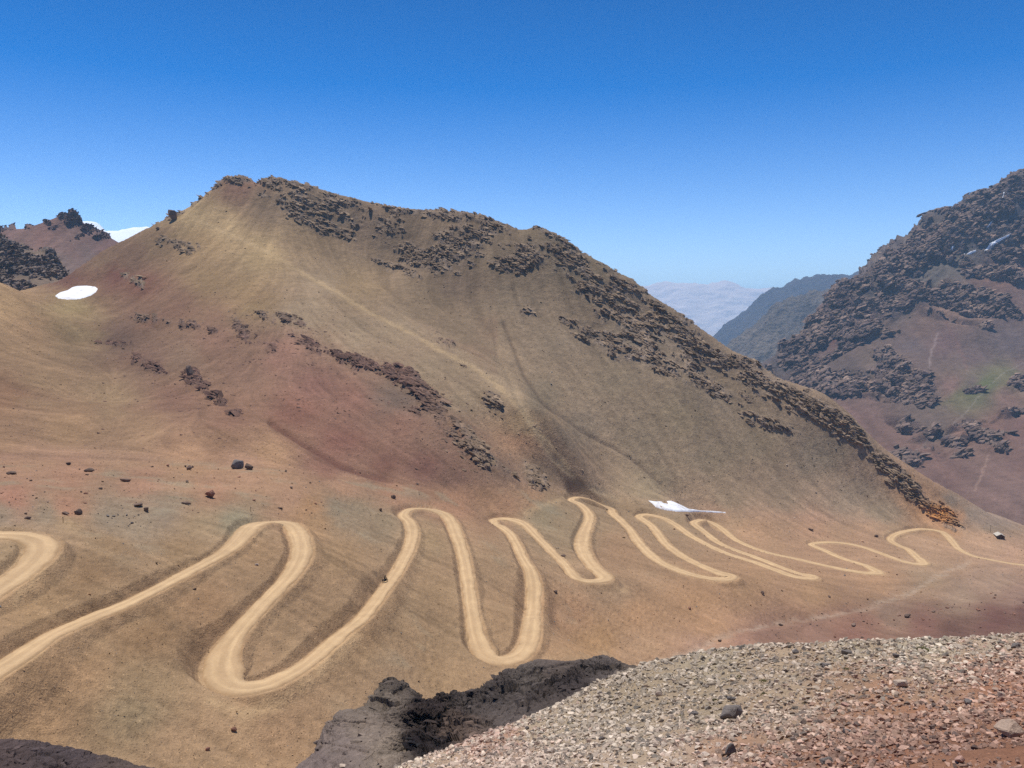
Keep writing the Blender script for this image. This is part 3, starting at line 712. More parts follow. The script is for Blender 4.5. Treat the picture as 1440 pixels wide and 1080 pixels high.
# surface table used to set things down on the ground
surf_pts = (X2, Y2, Zn)
def ground_at(px, py, top=0.0):
    """the ground point seen at a survey mark: nearest mesh vertex that faces the pass"""
    qx, qy = proj_s
    d = (qx - px) ** 2 + (qy - py) ** 2 + np.where(vis_s, 0, 1e6)
    k = np.argmin(d)
    return X2.ravel()[k], Y2.ravel()[k], Zn.ravel()[k]
qx, qy = project(X2, Y2, Zn)
run = np.minimum.accumulate(qy, axis=1)
vis_s = (qy <= run + 0.8).ravel(); proj_s = (qx.ravel(), qy.ravel())

# ------------------------------------------------------------------ the road
def build_road():
    T = np.gradient(R[:, :2], axis=0); T /= np.linalg.norm(T, axis=1, keepdims=True)
    for i in (0, 1): T[:, i] = smooth(T[:, i], 5)
    T /= np.linalg.norm(T, axis=1, keepdims=True)
    Nn = np.stack([T[:, 1], -T[:, 0]], 1)
    m = 15
    u = np.linspace(-1, 1, m)
    s = np.arange(RN) * 0.8
    ej = np.stack([1 + 0.34 * fbm2(s / 7, s * 0 + k, 201 + k, 6, 0.75) for k in (0, 9)], 1)
    U = np.broadcast_to(u, (RN, m))
    half = R[:, 3:4] / 2 * np.where(U < 0, ej[:, :1], ej[:, 1:])
    off = U * half
    px = R[:, 0:1] + Nn[:, 0:1] * off; py = R[:, 1:2] + Nn[:, 1:2] * off
    rut = 0.05 * (np.exp(-((np.abs(U) - 0.42) / 0.13) ** 2))
    pz = R[:, 2:3] + 0.10 * (1 - U ** 2) - rut - 0.30 * sst(0.86, 1.0, np.abs(U)) + 0.02 * fbm2(px / 1.5, py / 1.5, 7, 3)
    mt, nt, b = new_mat('packed_dirt')
    geo = nt.nodes.new("ShaderNodeNewGeometry"); pos = geo.outputs['Position']
    at = nt.nodes.new("ShaderNodeAttribute"); at.attribute_name = 'col'
    n1 = noise_node(nt, pos, 2.2, 5, 0.7); n2 = noise_node(nt, pos, 0.22, 3, 0.6)
    k = math_node(nt, 'MULTIPLY', maprange(nt, n1, .25, .75, .9, 1.1), maprange(nt, n2, .3, .7, .93, 1.07))
    vm = nt.nodes.new("ShaderNodeVectorMath"); vm.operation = 'SCALE'
    nt.links.new(at.outputs['Color'], vm.inputs[0]); nt.links.new(k, vm.inputs['Scale']); nt.links.new(vm.outputs[0], b.inputs['Base Color'])
    bm = nt.nodes.new("ShaderNodeBump"); bm.inputs['Strength'].default_value = .5; bm.inputs['Distance'].default_value = .2
    nt.links.new(n1, bm.inputs['Height']); nt.links.new(bm.outputs[0], b.inputs['Normal'])
    base = lin((182, 151, 113)); light = lin((205, 173, 130)); edge = lin((156, 126, 92))
    s2 = np.broadcast_to(s[:, None], U.shape)
    wander = 0.10 * fbm2(s / 18, s * 0, 231, 3)[:, None]
    track = np.maximum(np.exp(-((np.abs(U + wander) - 0.38) / 0.17) ** 2), 0)
    long = 0.5 + 0.5 * fbm2(s2 / 22, U * 5 + wander * 8, 221, 4, 0.65)
    t = np.clip(0.55 * track + 1.3 * (long - 0.42) + .45 * fbm2(px / 3, py / 3, 261, 5, .65), 0, 1)[..., None]
    eg = (sst(0.70, 1.0, np.abs(U) + 0.25 * fbm2(px / 2.5, py / 2.5, 240, 4, 0.65)))[..., None]
    c = base * (1 - t) + light * t
    c = c * (1 - eg * 0.8) + edge * eg * 0.8
    o = grid_obj('road', px, py, pz, mt, {'col': c.astype(np.float32)})
    tag(o, kind='structure'); o['label'] = 'pale dirt road zigzagging down the slope'
build_road()

# ------------------------------------------------------------------ a far mountain from its own survey
def highland(name, ctrl, y0, y1, ncol, nrow, a0, a1, anchors, rocks, rough, grain, label, crag_size, crag_amp, c=40, mat_kw={}, rock_cols=((84, 78, 80), (108, 98, 92)), post=None, jag=0.0, slabs=0, slab_size=(1, 3), thr=(0.34, 0.6)):
    fld = Field(ctrl, c=c, lam=0.3)
    cols = np.linspace(a0, a1, ncol)
    X, Y = adapt_rows(fld, cols, y0, y1, nrow)
    Z = fld(X, Y); px, py = project(X, Y, Z)
    s = crag_size
    rel = rough * (fbm2(X / (s * 9), Y / (s * 9), 3, 5) + 0.5 * fbm2(X / (s * 2.5), Y / (s * 2.5), 13, 4))
    rbs = blobs(px, py, rocks); rel = rel + jag * sst(.1, .8, rbs) * (ridge2(X / (s * 7), Y / (s * 7), 33, 5, .62) - .45)
    gxx = np.gradient(Z, axis=0)
    rb = blobs(px, py, rocks)
    n = ridge2(X / (s * 4), Y / (s * 4), 61, 5, 0.6)
    fin = fbm2(X / s, Y / s, 41, 4, .6)
    bu = (X - .4 * Z); bv = (Z + .5 * X)
    rock = sst(thr[0], thr[1], np.minimum(rb, .9) * 0.75 + (n - 0.45) * 1.1 + 0.25 * fin + .45 * fbm2(bu / (s * 5), bv / (s * 1.6), 69, 4, .6) - 0.05) * (rb > 0.03)
    Nn = grid_normals(X, Y, Z)
    cr = np.zeros(X.size, np.float32); i = np.nonzero(rock.ravel() > .01)[0]
    a, b, c_ = X.ravel()[i], Y.ravel()[i], Z.ravel()[i]
    cr[i] = (.2 + crag(a, b, c_, s * 3.0, 0.5, 0.3, 15)) * crag_amp * 1.5 + crag(a, b, c_, s, 0.4, 0.3, 25) * crag_amp * 0.4
    cr = cr.reshape(X.shape) * rock
    X2 = X + Nn[..., 0] * cr; Y2 = Y + Nn[..., 1] * cr; Z2 = Z + rel + Nn[..., 2] * cr
    wx = 14 * fbm2(X / (s * 6), Y / (s * 6), 91, 4, .6); wy = 10 * fbm2(X / (s * 6), Y / (s * 6), 97, 4, .6)
    col = paint(px, py, anchors, (wx, wy)).reshape(X.shape + (3,))
    # chutes of scree down the face
    ch = fbm2((X) / (s * 1.2) + 0.4 * fin, Z / (s * 14), 301, 4, 0.6)
    col = col * (1 + 0.22 * ch)[..., None]
    rn = np.clip(0.5 + 0.9 * fbm2(X / s, Y / s, 111, 4, .65), 0, 1)[..., None]
    rc = lin(rock_cols[0]) * (1 - rn) + lin(rock_cols[1]) * rn
    col = col * (1 - rock[..., None] * .9) + rc * rock[..., None] * .9
    if post is not None: col = post(px, py, X, Y, Z, col, fin)
    mat = ground_mat(name + '_rock', grain, **mat_kw)
    o = grid_obj(name, X2, Y2, Z2, mat, {'col': np.clip(col, .01, .9).astype(np.float32), 'rock': np.clip(rock + .1, 0, 1).astype(np.float32)})
    tag(o, kind='structure'); o['label'] = label
    sites, si = rock_sites(X2, Y2, Z2, sst(.2, .9, rock) + .15 * sst(.1, .5, rb) * (rock > .02), px, py, slabs, 9) if slabs else (None, None)
    if slabs: SLABS.append((name, sites, rc.reshape(-1, 3)[si], slab_size))
    return o, X2, Y2, Z2

# the dark mountain on the right
Q = []
RR = [(1040, 530), (1074, 508), (1121, 478), (1148, 440), (1176, 398), (1218, 382), (1238, 366), (1269, 335), (1288, 325), (1300, 312), (1327, 302), (1347, 296), (1366, 273), (1376, 268), (1390, 272), (1401, 258), (1413, 261), (1425, 246), (1440, 247), (1480, 225), (1560, 250), (1700, 330)]
for i, (a, b) in enumerate(RR):
    D = np.interp(a, [1040, 1180, 1300, 1440, 1700], [2150, 2250, 2300, 2350, 2500])
    q = W(a, b, D); Q.append(q)
    Q.append((q[0] * 1.03 + 60, q[1] + 160, q[2] - 110)); Q.append((q[0] * 1.1 + 150, q[1] + 700, q[2] - 420))
for q in [(1100, 540, 2030), (1150, 500, 2080), (1200, 450, 2120), (1250, 430, 2120), (1300, 400, 2120), (1350, 370, 2150), (1400, 340, 2180), (1440, 330, 2200), (1150, 560, 1900), (1220, 470, 2040), (1250, 490, 1980), (1300, 450, 2020), (1350, 440, 2000), (1440, 440, 2000), (1300, 500, 1880), (1350, 520, 1820), (1400, 500, 1880), (1440, 520, 1830),
          (1200, 540, 1850), (1240, 560, 1780), (1290, 550, 1760), (1200, 600, 1700), (1250, 600, 1690), (1300, 600, 1640), (1340, 575, 1680), (1390, 560, 1700), (1440, 540, 1740), (1350, 620, 1560), (1300, 640, 1530), (1250, 650, 1540), (1290, 670, 1430), (1350, 680, 1400), (1440, 620, 1520), (1440, 700, 1300), (1400, 740, 1220), (1300, 720, 1300), (1200, 660, 1560), (1600, 540, 1800), (1600, 700, 1300), (1600, 420, 2100),
          (1000, 640, 1700), (900, 660, 1700), (1100, 640, 1700), (1550, 800, 1150), (1300, 800, 1120), (1100, 800, 1200)]: Q.append(W(*q))
KR = [(1440, 300, (96, 86, 82)), (1380, 330, (92, 84, 80)), (1300, 380, (104, 94, 84)), (1340, 360, (108, 98, 86)), (1250, 420, (100, 90, 82)), (1150, 480, (100, 88, 82)), (1430, 370, (122, 92, 80)), (1400, 400, (120, 92, 78)), (1440, 430, (124, 98, 86)), (1300, 460, (116, 92, 78)), (1330, 480, (112, 88, 80)), (1370, 500, (110, 90, 82)),
      (1420, 480, (108, 92, 86)), (1440, 510, (116, 94, 84)), (1290, 480, (104, 88, 82)), (1345, 440, (136, 108, 90)), (1210, 475, (112, 92, 80)), (1170, 470, (130, 88, 76)), (1100, 505, (90, 80, 76)), (1230, 500, (110, 92, 78)), (1340, 540, (128, 98, 86)), (1370, 540, (112, 92, 84)), (1300, 540, (110, 88, 80)), (1200, 520, (102, 86, 76)),
      (1370, 548, (100, 100, 66)), (1385, 542, (96, 100, 62)), (1350, 552, (112, 104, 74)), (1410, 530, (112, 104, 76)), (1420, 560, (124, 96, 82)), (1200, 590, (120, 92, 80)), (1250, 610, (114, 88, 76)), (1290, 580, (108, 90, 78)), (1320, 600, (104, 88, 76)), (1240, 640, (120, 90, 76)), (1300, 640, (116, 88, 76)), (1350, 610, (122, 94, 80)), (1400, 600, (122, 92, 78)), (1440, 600, (120, 90, 78)),
      (1330, 670, (116, 88, 76)), (1390, 680, (118, 92, 80)), (1430, 700, (122, 96, 84)), (1440, 650, (118, 90, 78))]
RK = [(1380, 300, 120, 34, -33, 1.0), (1300, 345, 110, 36, -33, 1.0), (1210, 410, 70, 34, -40, 1.05), (1150, 460, 50, 28, -45, 1.0), (1420, 340, 60, 30, -20, .85), (1270, 400, 70, 30, -20, .8), (1395, 380, 60, 16, 15, 1.0), (1350, 420, 60, 22, 12, 1.0), (1300, 420, 60, 22, -20, .9), (1200, 450, 60, 26, -20, .95), (1240, 440, 60, 22, -20, .85),
      (1430, 395, 26, 10, 20, .8), (1395, 435, 30, 10, 12, 1.0), (1330, 448, 60, 5, 10, .7), (1120, 500, 60, 20, -35, .85), (1180, 495, 90, 6, -30, .85), (1150, 535, 34, 18, 10, 1.1), (1245, 503, 24, 9, 30, 1.0), (1210, 535, 40, 18, 10, 1.05), (1270, 535, 42, 20, 20, 1.15), (1240, 555, 60, 10, 5, .9), (1300, 560, 16, 14, 50, .8), (1280, 600, 36, 10, 20, .95), (1325, 608, 50, 8, -15, .95), (1400, 590, 34, 5, -12, .7), (1430, 545, 26, 7, -10, .65), (1365, 620, 70, 20, -8, .5), (1300, 640, 60, 16, 0, .45), (1370, 550, 12, 3, -10, .5)]
def right_post(px, py, X, Y, Z, col, fin):
    for pts, w, c, a in (([(1440, 508), (1400, 535), (1375, 560), (1345, 592), (1318, 606), (1300, 625), (1285, 645)], 1.1, (160, 148, 136), .25), ([(1318, 470), (1312, 490), (1305, 520), (1300, 530)], 1.6, (170, 150, 140), .35), ([(1322, 440), (1345, 480), (1360, 520)], 2.5, (136, 100, 86), .3), ([(1390, 640), (1380, 670), (1372, 690)], 1.6, (160, 130, 110), .45)):
        d = seg_dist(px + 4 * fin, py, pts)
        m = np.exp(-(d / w) ** 2) * a
        col = col * (1 - m[..., None]) + lin(c) * m[..., None]
    g = blobs(px, py, [(1375, 548, 26, 6, -18, .8), (1400, 532, 26, 3, -30, .6), (1335, 562, 30, 3, -30, .5)]) * np.clip(.45 + fin, 0, 1)
    return col * (1 - .6 * g[..., None]) + lin((88, 96, 48)) * .6 * g[..., None]
rm, RX, RY, RZ = highland('rocky_mountain', Q, 1000, 3200, 620, 760, 0.10, 0.92, KR, RK, 8.0, 1.6, 'dark craggy mountain across the valley', 20.0, 13.0, mat_kw=dict(bump=.8, vary=0.2, rock_bump=.12), post=right_post, rock_cols=((82, 72, 72), (124, 110, 102)), jag=70.0, slabs=26000, slab_size=(4, 24), thr=(.24, .44))

# brown ridge with a rocky peak, and the dark rocky hill in front of it, far left
Q = []
for a, b in [(-300, 420), (-200, 380), (-60, 335), (0, 321), (30, 322), (45, 318), (66, 311), (78, 306), (90, 300), (98, 297), (106, 303), (116, 318), (124, 321), (140, 325), (150, 332), (163, 338), (190, 352), (260, 390), (400, 460)]:
    q = W(a, b, 1500); Q.append(q); Q.append((q[0] * 1.1, q[1] + 160, q[2] - 90)); Q.append((q[0] * 1.3, q[1] + 600, q[2] - 330))
for q in [(0, 350, 1400), (60, 350, 1400), (100, 345, 1410), (130, 360, 1380), (80, 380, 1300), (0, 400, 1250), (160, 380, 1300), (80, 440, 1100), (-200, 440, 1150), (300, 460, 1150), (92, 320, 1470)]: Q.append(W(*q))
KL = [(0, 330, (120, 92, 80)), (60, 335, (128, 96, 82)), (50, 350, (132, 102, 86)), (100, 350, (118, 92, 80)), (130, 360, (112, 92, 82)), (80, 370, (118, 98, 86)), (150, 345, (116, 88, 78)), (30, 345, (118, 92, 80))]
RL = [(98, 308, 17, 13, 0, 1.25), (70, 313, 8, 4, 0, 1.0), (42, 318, 9, 5, 0, 1.1), (120, 322, 12, 7, 30, 1.1), (140, 335, 16, 10, 15, .8), (8, 322, 18, 4, 0, .9), (110, 330, 30, 10, 15, .6), (78, 320, 12, 6, 0, .9)]
highland('far_ridge', Q, 1050, 2200, 260, 300, -0.95, -0.30, KL, RL, 3.0, .9, 'brown ridge with a dark rocky peak', 9.0, 8.0, c=12, mat_kw=dict(bump=.8, rock_bump=.12), rock_cols=((84, 72, 74), (110, 96, 92)), slabs=1200, slab_size=(3, 9))
Q = []
for a, b in [(-300, 300), (-150, 310), (-60, 322), (0, 333), (14, 341), (25, 347), (40, 352), (52, 360), (60, 368), (68, 355), (76, 362), (85, 375), (95, 385), (130, 410), (200, 440)]:
    q = W(a, b, 960); Q.append(q); Q.append((q[0] * 1.1, q[1] + 60, q[2] - 60)); Q.append((q[0] * 1.3, q[1] + 260, q[2] - 200))
for q in [(0, 365, 900), (40, 375, 900), (70, 385, 900), (20, 400, 840), (60, 410, 830), (-150, 400, 820), (-60, 440, 780), (120, 440, 800)]: Q.append(W(*q))
highland('rocky_hill', Q, 740, 1300, 260, 240, -0.95, -0.46, [(0, 370, (116, 100, 86)), (40, 380, (120, 102, 84)), (80, 385, (118, 100, 84))], [(-20, 370, 130, 50, 0, 1.0), (60, 375, 60, 30, 20, .95), (-150, 350, 200, 60, 0, 1.0)], 2.0, .7, 'dark rocky hill behind the left saddle', 9.0, 4.5, c=10, mat_kw=dict(bump=.8, rock_bump=.12), rock_cols=((82, 76, 76), (122, 110, 102)), thr=(.3, .5), slabs=2500, slab_size=(3, 10))

# snow-covered summit far behind
Q = []
for a, b in [(-100, 380), (40, 330), (100, 316), (122, 311), (133, 311), (143, 317), (155, 335), (170, 330), (185, 324), (200, 320), (210, 320), (225, 326), (300, 330), (500, 420)]:
    q = W(a, b, 5200); Q.append(q); Q.append((q[0] * 1.1, q[1] + 500, q[2] - 300)); Q.append((q[0] * 1.2, q[1] + 1600, q[2] - 900)); Q.append((q[0], q[1] - 700, q[2] - 300))
Q.append(W(100, 520, 3600)); Q.append(W(300, 520, 3600)); Q.append(W(-100, 520, 3600))
def snowy(px, py, X, Y, Z, col, fin): return col * 0 + np.array((.86, .88, .92))
highland('snow_summit', Q, 3500, 7200, 160, 160, -0.80, -0.20, [(100, 330, (240, 240, 245))], [], 14.0, 8.0, 'snow covered summit far behind the left ridge', 60.0, 6.0, c=60, mat_kw=dict(bump=.15, vary=.03, pebbles=False), post=snowy)

# blue ranges down the valley
def far_range(name, prof, D, run, back, y0, y1, size, amp, cl, label, a0, a1, ncol, nrow, grain, c):
    Q = []
    for a, b in prof:
        q = W(a, b, D); Q.append(q); Q.append((q[0] * 1.05, q[1] + back, q[2] - back * .45)); Q.append((q[0] * 1.2, q[1] + back * 3, q[2] - back * 1.2))
        Q.append((q[0] * (1 - run * .5 / D), q[1] - run * .5, q[2] - run * .27)); Q.append((q[0] * (1 - run / D), q[1] - run, q[2] - run * .50))
    fld = Field(Q, c=c, lam=.3)
    cols = np.linspace(a0, a1, ncol); X, Y = adapt_rows(fld, cols, y0, y1, nrow)
    Z = fld(X, Y)
    Z = Z + amp * (ridge2(X / size, Y / size, 5, 6, .6) - .42) + amp * .3 * ridge2(X / size * 5, Y / size * 5, 9, 4, .6)
    n = fbm2(X / size * 2, Y / size * 2, 77, 5, .6)[..., None]
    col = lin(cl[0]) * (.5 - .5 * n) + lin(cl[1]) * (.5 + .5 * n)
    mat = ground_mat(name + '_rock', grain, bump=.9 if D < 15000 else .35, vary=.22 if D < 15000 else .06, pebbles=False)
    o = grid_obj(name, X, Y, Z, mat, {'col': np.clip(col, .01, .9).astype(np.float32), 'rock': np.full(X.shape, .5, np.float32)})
    tag(o, kind='structure'); o['label'] = label
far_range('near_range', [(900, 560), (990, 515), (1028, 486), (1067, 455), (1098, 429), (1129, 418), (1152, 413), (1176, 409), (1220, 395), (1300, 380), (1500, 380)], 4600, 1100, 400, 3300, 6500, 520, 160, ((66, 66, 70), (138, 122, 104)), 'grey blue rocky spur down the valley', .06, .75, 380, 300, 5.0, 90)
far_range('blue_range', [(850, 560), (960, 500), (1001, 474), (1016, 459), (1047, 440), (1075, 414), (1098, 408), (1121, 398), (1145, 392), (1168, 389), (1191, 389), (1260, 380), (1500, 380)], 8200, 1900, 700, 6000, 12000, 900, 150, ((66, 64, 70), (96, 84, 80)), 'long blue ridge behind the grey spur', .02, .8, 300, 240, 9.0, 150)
far_range('hazy_range', [(400, 440), (600, 420), (800, 410), (903, 405), (925, 404), (950, 404), (977, 402), (995, 405), (1016, 401), (1043, 405), (1074, 404), (1100, 410), (1200, 415), (1400, 420), (1700, 430)], 20000, 4600, 1900, 15000, 30000, 2400, 330, ((222, 204, 196), (232, 216, 206)), 'pale hazy mountain range on the horizon', -.6, .95, 300, 200, 30.0, 320)  # brightness of the haze partly painted in as a pale base colour

# the world's floor out to the horizon
m_floor = ground_mat('valley_floor', 3.0, bump=.5, vary=.2, pebbles=False)
def floor_grid():
    g = np.concatenate([-np.geomspace(60000, 500, 24), [0], np.geomspace(500, 60000, 24)])
    X, Y = np.meshgrid(g, g, indexing='ij')
    Z = -620 + 8 * fbm2(X / 900, Y / 900, 3, 3) - 1300 * sst(3500, 15000, np.hypot(X, Y))
    Z = Z - 0 * X
    col = np.broadcast_to(lin((118, 96, 82)), X.shape + (3,)).copy()
    tag(grid_obj('ground', X, Y, Z, m_floor, {'col': col.astype(np.float32), 'rock': np.zeros(X.shape, np.float32)}), kind='structure')
floor_grid()

#PART2
# ------------------------------------------------------------------ the near scree slope
G = [W(*q) for q in [(1440, 1080, 9), (1440, 1030, 12), (1440, 985, 17), (1440, 940, 27), (1440, 896, 46), (1200, 1080, 10.5), (1200, 1000, 19), (1200, 950, 30), (1300, 901, 50), (1150, 911, 58), (1000, 1080, 12.5), (1000, 1000, 25), (1000, 960, 38), (1000, 922, 64),
     (900, 935, 70), (850, 1010, 32), (850, 960, 52), (850, 1080, 15), (720, 1080, 19), (700, 1040, 34), (740, 1010, 46), (600, 1080, 33), (640, 1055, 40), (560, 1079, 44), (1600, 1080, 8), (1600, 930, 30), (1600, 880, 50), (1900, 900, 36), (2200, 1100, 6)]]
for a, b, D in [(1600, 874, 52), (1440, 896, 47), (1300, 901, 51), (1150, 911, 59), (1000, 922, 65), (900, 935, 71)]:
    x, y, z = W(a, b, D)
    for dd, dz in ((8, 5.6), (22, 17), (55, 40), (90, 64)): G.append((x * (1 + dd / y), y + dd, z - dz))
for a, b, D in [(800, 985, 62), (740, 1000, 58), (690, 1020, 55), (640, 1058, 48), (560, 1085, 47), (480, 1095, 47)]:
    x, y, z = W(a, b, D)
    for dd, dz in ((6, 5), (18, 14), (50, 40)): G.append((x * (1 + dd / y), y + dd, z - dz))
G += [(0, 0, -1.75), (-3, 0, -2.6), (3, 0, -1.1), (0, -10, 3), (-12, -6, -2.5), (12, -6, 4), (-4, 6, -5.4), (-8, 15, -12), (-14, 28, -24), (-30, 10, -18), (-30, 40, -42), (30, 0, 5), (60, -20, 18), (-60, -20, -28), (0, -60, 24), (70, 40, -2), (-70, 50, -62), (110, 60, -6), (110, 0, 14), (0, -130, 50), (-120, 0, -60), (130, -60, 34)]
near = Field(G, c=3.0, lam=0.05)

def near_relief(x, y):
    D = np.hypot(x, y)
    return 0.16 * fbm2(x / 3.2, y / 3.2, 11, 4, .55) * sst(1, 8, D) + 0.35 * fbm2(x / 11, y / 11, 17, 3) * sst(6, 25, D) + 0.025 * fbm2(x / .35, y / .35, 19, 4, .7)
cn = view_columns(900, -0.66, 0.70, (-2.4, 2.6), 30)
XN, YN = adapt_rows(near, cn, 0.9, 118.0, 700, hidden=.3, extra=.5)
ZN = near(XN, YN)
pxn, pyn = project(XN, YN, ZN)
ZN = ZN + near_relief(XN, YN)
KN = [(560, 1075, (168, 150, 128)), (640, 1060, (160, 140, 120)), (700, 1020, (150, 120, 102)), (660, 1040, (150, 116, 98)), (740, 1010, (152, 138, 118)), (720, 1070, (156, 134, 116)), (800, 1030, (150, 136, 116)), (850, 1060, (162, 144, 126)), (850, 990, (142, 128, 108)), (900, 1040, (150, 136, 116)), (900, 960, (138, 124, 104)), (1000, 940, (142, 130, 110)), (1000, 1000, (140, 126, 106)),
      (950, 1070, (160, 142, 124)), (1040, 1050, (146, 118, 98)), (1100, 1020, (148, 128, 108)), (1100, 960, (146, 130, 110)), (1200, 920, (146, 134, 114)), (1300, 910, (156, 146, 126)), (1400, 905, (156, 144, 126)), (1200, 950, (136, 112, 92)), (1250, 975, (146, 112, 90)), (1300, 940, (152, 134, 114)), (1400, 925, (150, 120, 98)), (1400, 950, (144, 104, 82)), (1440, 980, (142, 102, 80)), (1300, 1000, (138, 100, 78)),
      (1200, 1010, (142, 108, 86)), (1150, 1060, (134, 98, 78)), (1250, 1060, (128, 92, 74)), (1350, 1050, (126, 92, 74)), (1440, 1060, (124, 90, 72)), (1080, 1075, (142, 106, 86)), (1000, 1079, (156, 128, 110)), (1600, 1000, (134, 98, 78)), (400, 1080, (150, 130, 112))]
wn1 = 26 * fbm2(XN / 2.6, YN / 2.6, 23, 4, .6); wn2 = 14 * fbm2(XN / 2.6, YN / 2.6, 29, 4, .6)
cln = paint(pxn, pyn, KN, (wn1, wn2)).reshape(XN.shape + (3,))
cln = cln * np.array((1.26, 1.18, 1.06)) * (1 + .12 * fbm2(XN / 1.1, YN / 1.1, 35, 4, .6))[..., None]
m_near = ground_mat('scree_soil', 0.045, bump=0.9, vary=0.24)
near_o = tag(grid_obj('near_slope', XN, YN, ZN, m_near, {'col': cln.astype(np.float32), 'rock': np.full(XN.shape, .25, np.float32)}), kind='structure')
near_o['label'] = 'stony scree slope in the foreground'
# the same slope behind the viewpoint
gxx, gyy = np.meshgrid(np.linspace(-110, 140, 90), np.linspace(-130, 0.95, 70), indexing='ij')
zb = near(gxx, gyy) + near_relief(gxx, gyy)
tag(grid_obj('near_slope_behind', gxx, gyy, zb - 0.02, m_near, {'col': np.broadcast_to(lin((132, 100, 80)) * .8, gxx.shape + (3,)).astype(np.float32).copy(), 'rock': np.full(gxx.shape, .2, np.float32)}), kind='structure')

# ------------------------------------------------------------------ dark rock outcrops
def outcrop(name, ctrl, xr, yr, n, m, cut, anchors, label, cat, seed, amp=1.0, c=1.5):
    fld = Field([W(*q) for q in ctrl] , c=c, lam=.02)
    cols = np.linspace((xr[0] - CX) / F, (xr[1] - CX) / F, n)
    X, Y = adapt_rows(fld, cols, yr[0], yr[1], m, hidden=.5, extra=.6)
    Z = fld(X, Y); px, py = project(X, Y, Z)
    Nn = grid_normals(X, Y, Z)
    X = X.ravel(); Y = Y.ravel(); Z = Z.ravel(); Nf = Nn.reshape(-1, 3)
    r = blobs(px, py, cut).ravel()
    k = amp * (0.22 + 0.95 * np.clip(r, 0, 1))
    d = (crag(X, Y, Z, 4.2, .3, .5, seed) * 2.3 * k + crag(X, Y, Z, 1.6, .3, .5, seed + 5) * 1.0 * k + crag(X, Y, Z, 0.6, .2, .4, seed + 9) * .40 * k - .55 * k * sst(.82, .97, ridge3(X / 2.2, Y / 2.2, Z / 2.2, 77, 3)) + 0.05 * fbm3(X / .25, Y / .25, Z / .25, 3, 3))
    X2 = X + Nf[:, 0] * d; Y2 = Y + Nf[:, 1] * d; Z2 = Z + Nf[:, 2] * d
    sh = px.shape
    col = paint(px, py, anchors, (5 * fbm2(X / 1, Y / 1, 3, 3).reshape(sh), 4 * fbm2(X / 1, Y / 1, 8, 3).reshape(sh)), power=5.0).reshape(sh + (3,))
    col *= (1 + .22 * fbm3(X / .35, Y / .35, Z / .35, 7, 4, .65)).reshape(sh)[..., None]; col = col * np.array((.93, .87, .76)) * (1 - .45 * np.clip(r.reshape(sh), 0, 1))[..., None]  # cut recesses darkened in the colour, standing in for their shade
    o = grid_obj(name, X2.reshape(sh), Y2.reshape(sh), Z2.reshape(sh), m_rock_near, {'col': col.astype(np.float32), 'rock': np.full(sh, .9, np.float32)})
    o.data.polygons.foreach_set('use_smooth', np.zeros(len(o.data.polygons), dtype=bool))
    BLOCKS.append((o, X2, Y2, Z2, col.reshape(-1, 3), r, px.ravel(), py.ravel()))
    return tag(o, label, cat)
BLOCKS = []
m_rock_near = ground_mat('dark_rock', 0.09, bump=.8, vary=0.3, pebbles=False, rock_bump=.3)
OC = [(430, 1090, 60), (400, 1100, 62), (445, 1060, 66), (462, 1018, 74), (500, 1000, 77), (530, 975, 80), (548, 960, 82), (566, 961, 82), (580, 972, 80), (500, 1040, 69), (540, 1000, 74), (566, 1000, 73), (520, 1075, 57), (556, 1060, 57), (562, 1030, 65), (480, 1080, 60),
      (586, 985, 86), (590, 1040, 71), (577, 1070, 62), (600, 1010, 82), (620, 1000, 85), (610, 978, 88), (650, 977, 88), (640, 1000, 78), (600, 1065, 57), (640, 1045, 59), (660, 1010, 68), (690, 960, 88), (700, 1000, 68), (680, 985, 78), (730, 942, 93), (745, 970, 78), (782, 941, 92), (770, 960, 80), (730, 998, 64), (735, 985, 72), (800, 952, 80), (790, 975, 68), (770, 990, 62), (810, 942, 82), (830, 934, 84), (850, 950, 72), (860, 936, 80), (885, 936, 74), (900, 948, 66), (830, 968, 62)]
OCX = []
for q in [(548, 960, 86), (580, 972, 86), (610, 978, 92), (650, 977, 92), (690, 960, 92), (730, 942, 97), (782, 941, 96), (830, 934, 88), (885, 936, 78)]: OCX.append(q)
def with_back(ctrl, backs):
    pts = [W(*q) for q in ctrl]
    for q in backs:
        x, y, z = W(*q); pts.append((x, y + 3, z - 6)); pts.append((x, y + 12, z - 22))
    return pts
_W = W
def outcrop_field(ctrl, backs):
    return with_back(ctrl, backs)
def W_pass(*q): return q if len(q) == 3 and q[0].__class__ is tuple else _W(*q)
OPTS = outcrop_field(OC, OCX) + [(-19.5, 56, -40), (-20.5, 66, -44), (-20.5, 74, -47), (-18.5, 80, -46), (-16, 85, -48), (-24, 60, -50), (-25, 70, -55), (-24, 80, -58), (-21, 90, -64), (-30, 50, -56), (-32, 66, -66), (-36, 80, -74), (16, 66, -33), (10, 55, -30), (-4, 45, -29), (-12, 48, -34)]
def outcrop2(name, pts, xr, yr, n, m, cut, anchors, label, cat, seed, amp, c=1.5):
    global W
    keep = W
    W = lambda *q: q
    try: return outcrop(name, pts, xr, yr, n, m, cut, anchors, label, cat, seed, amp, c)
    finally: W = keep
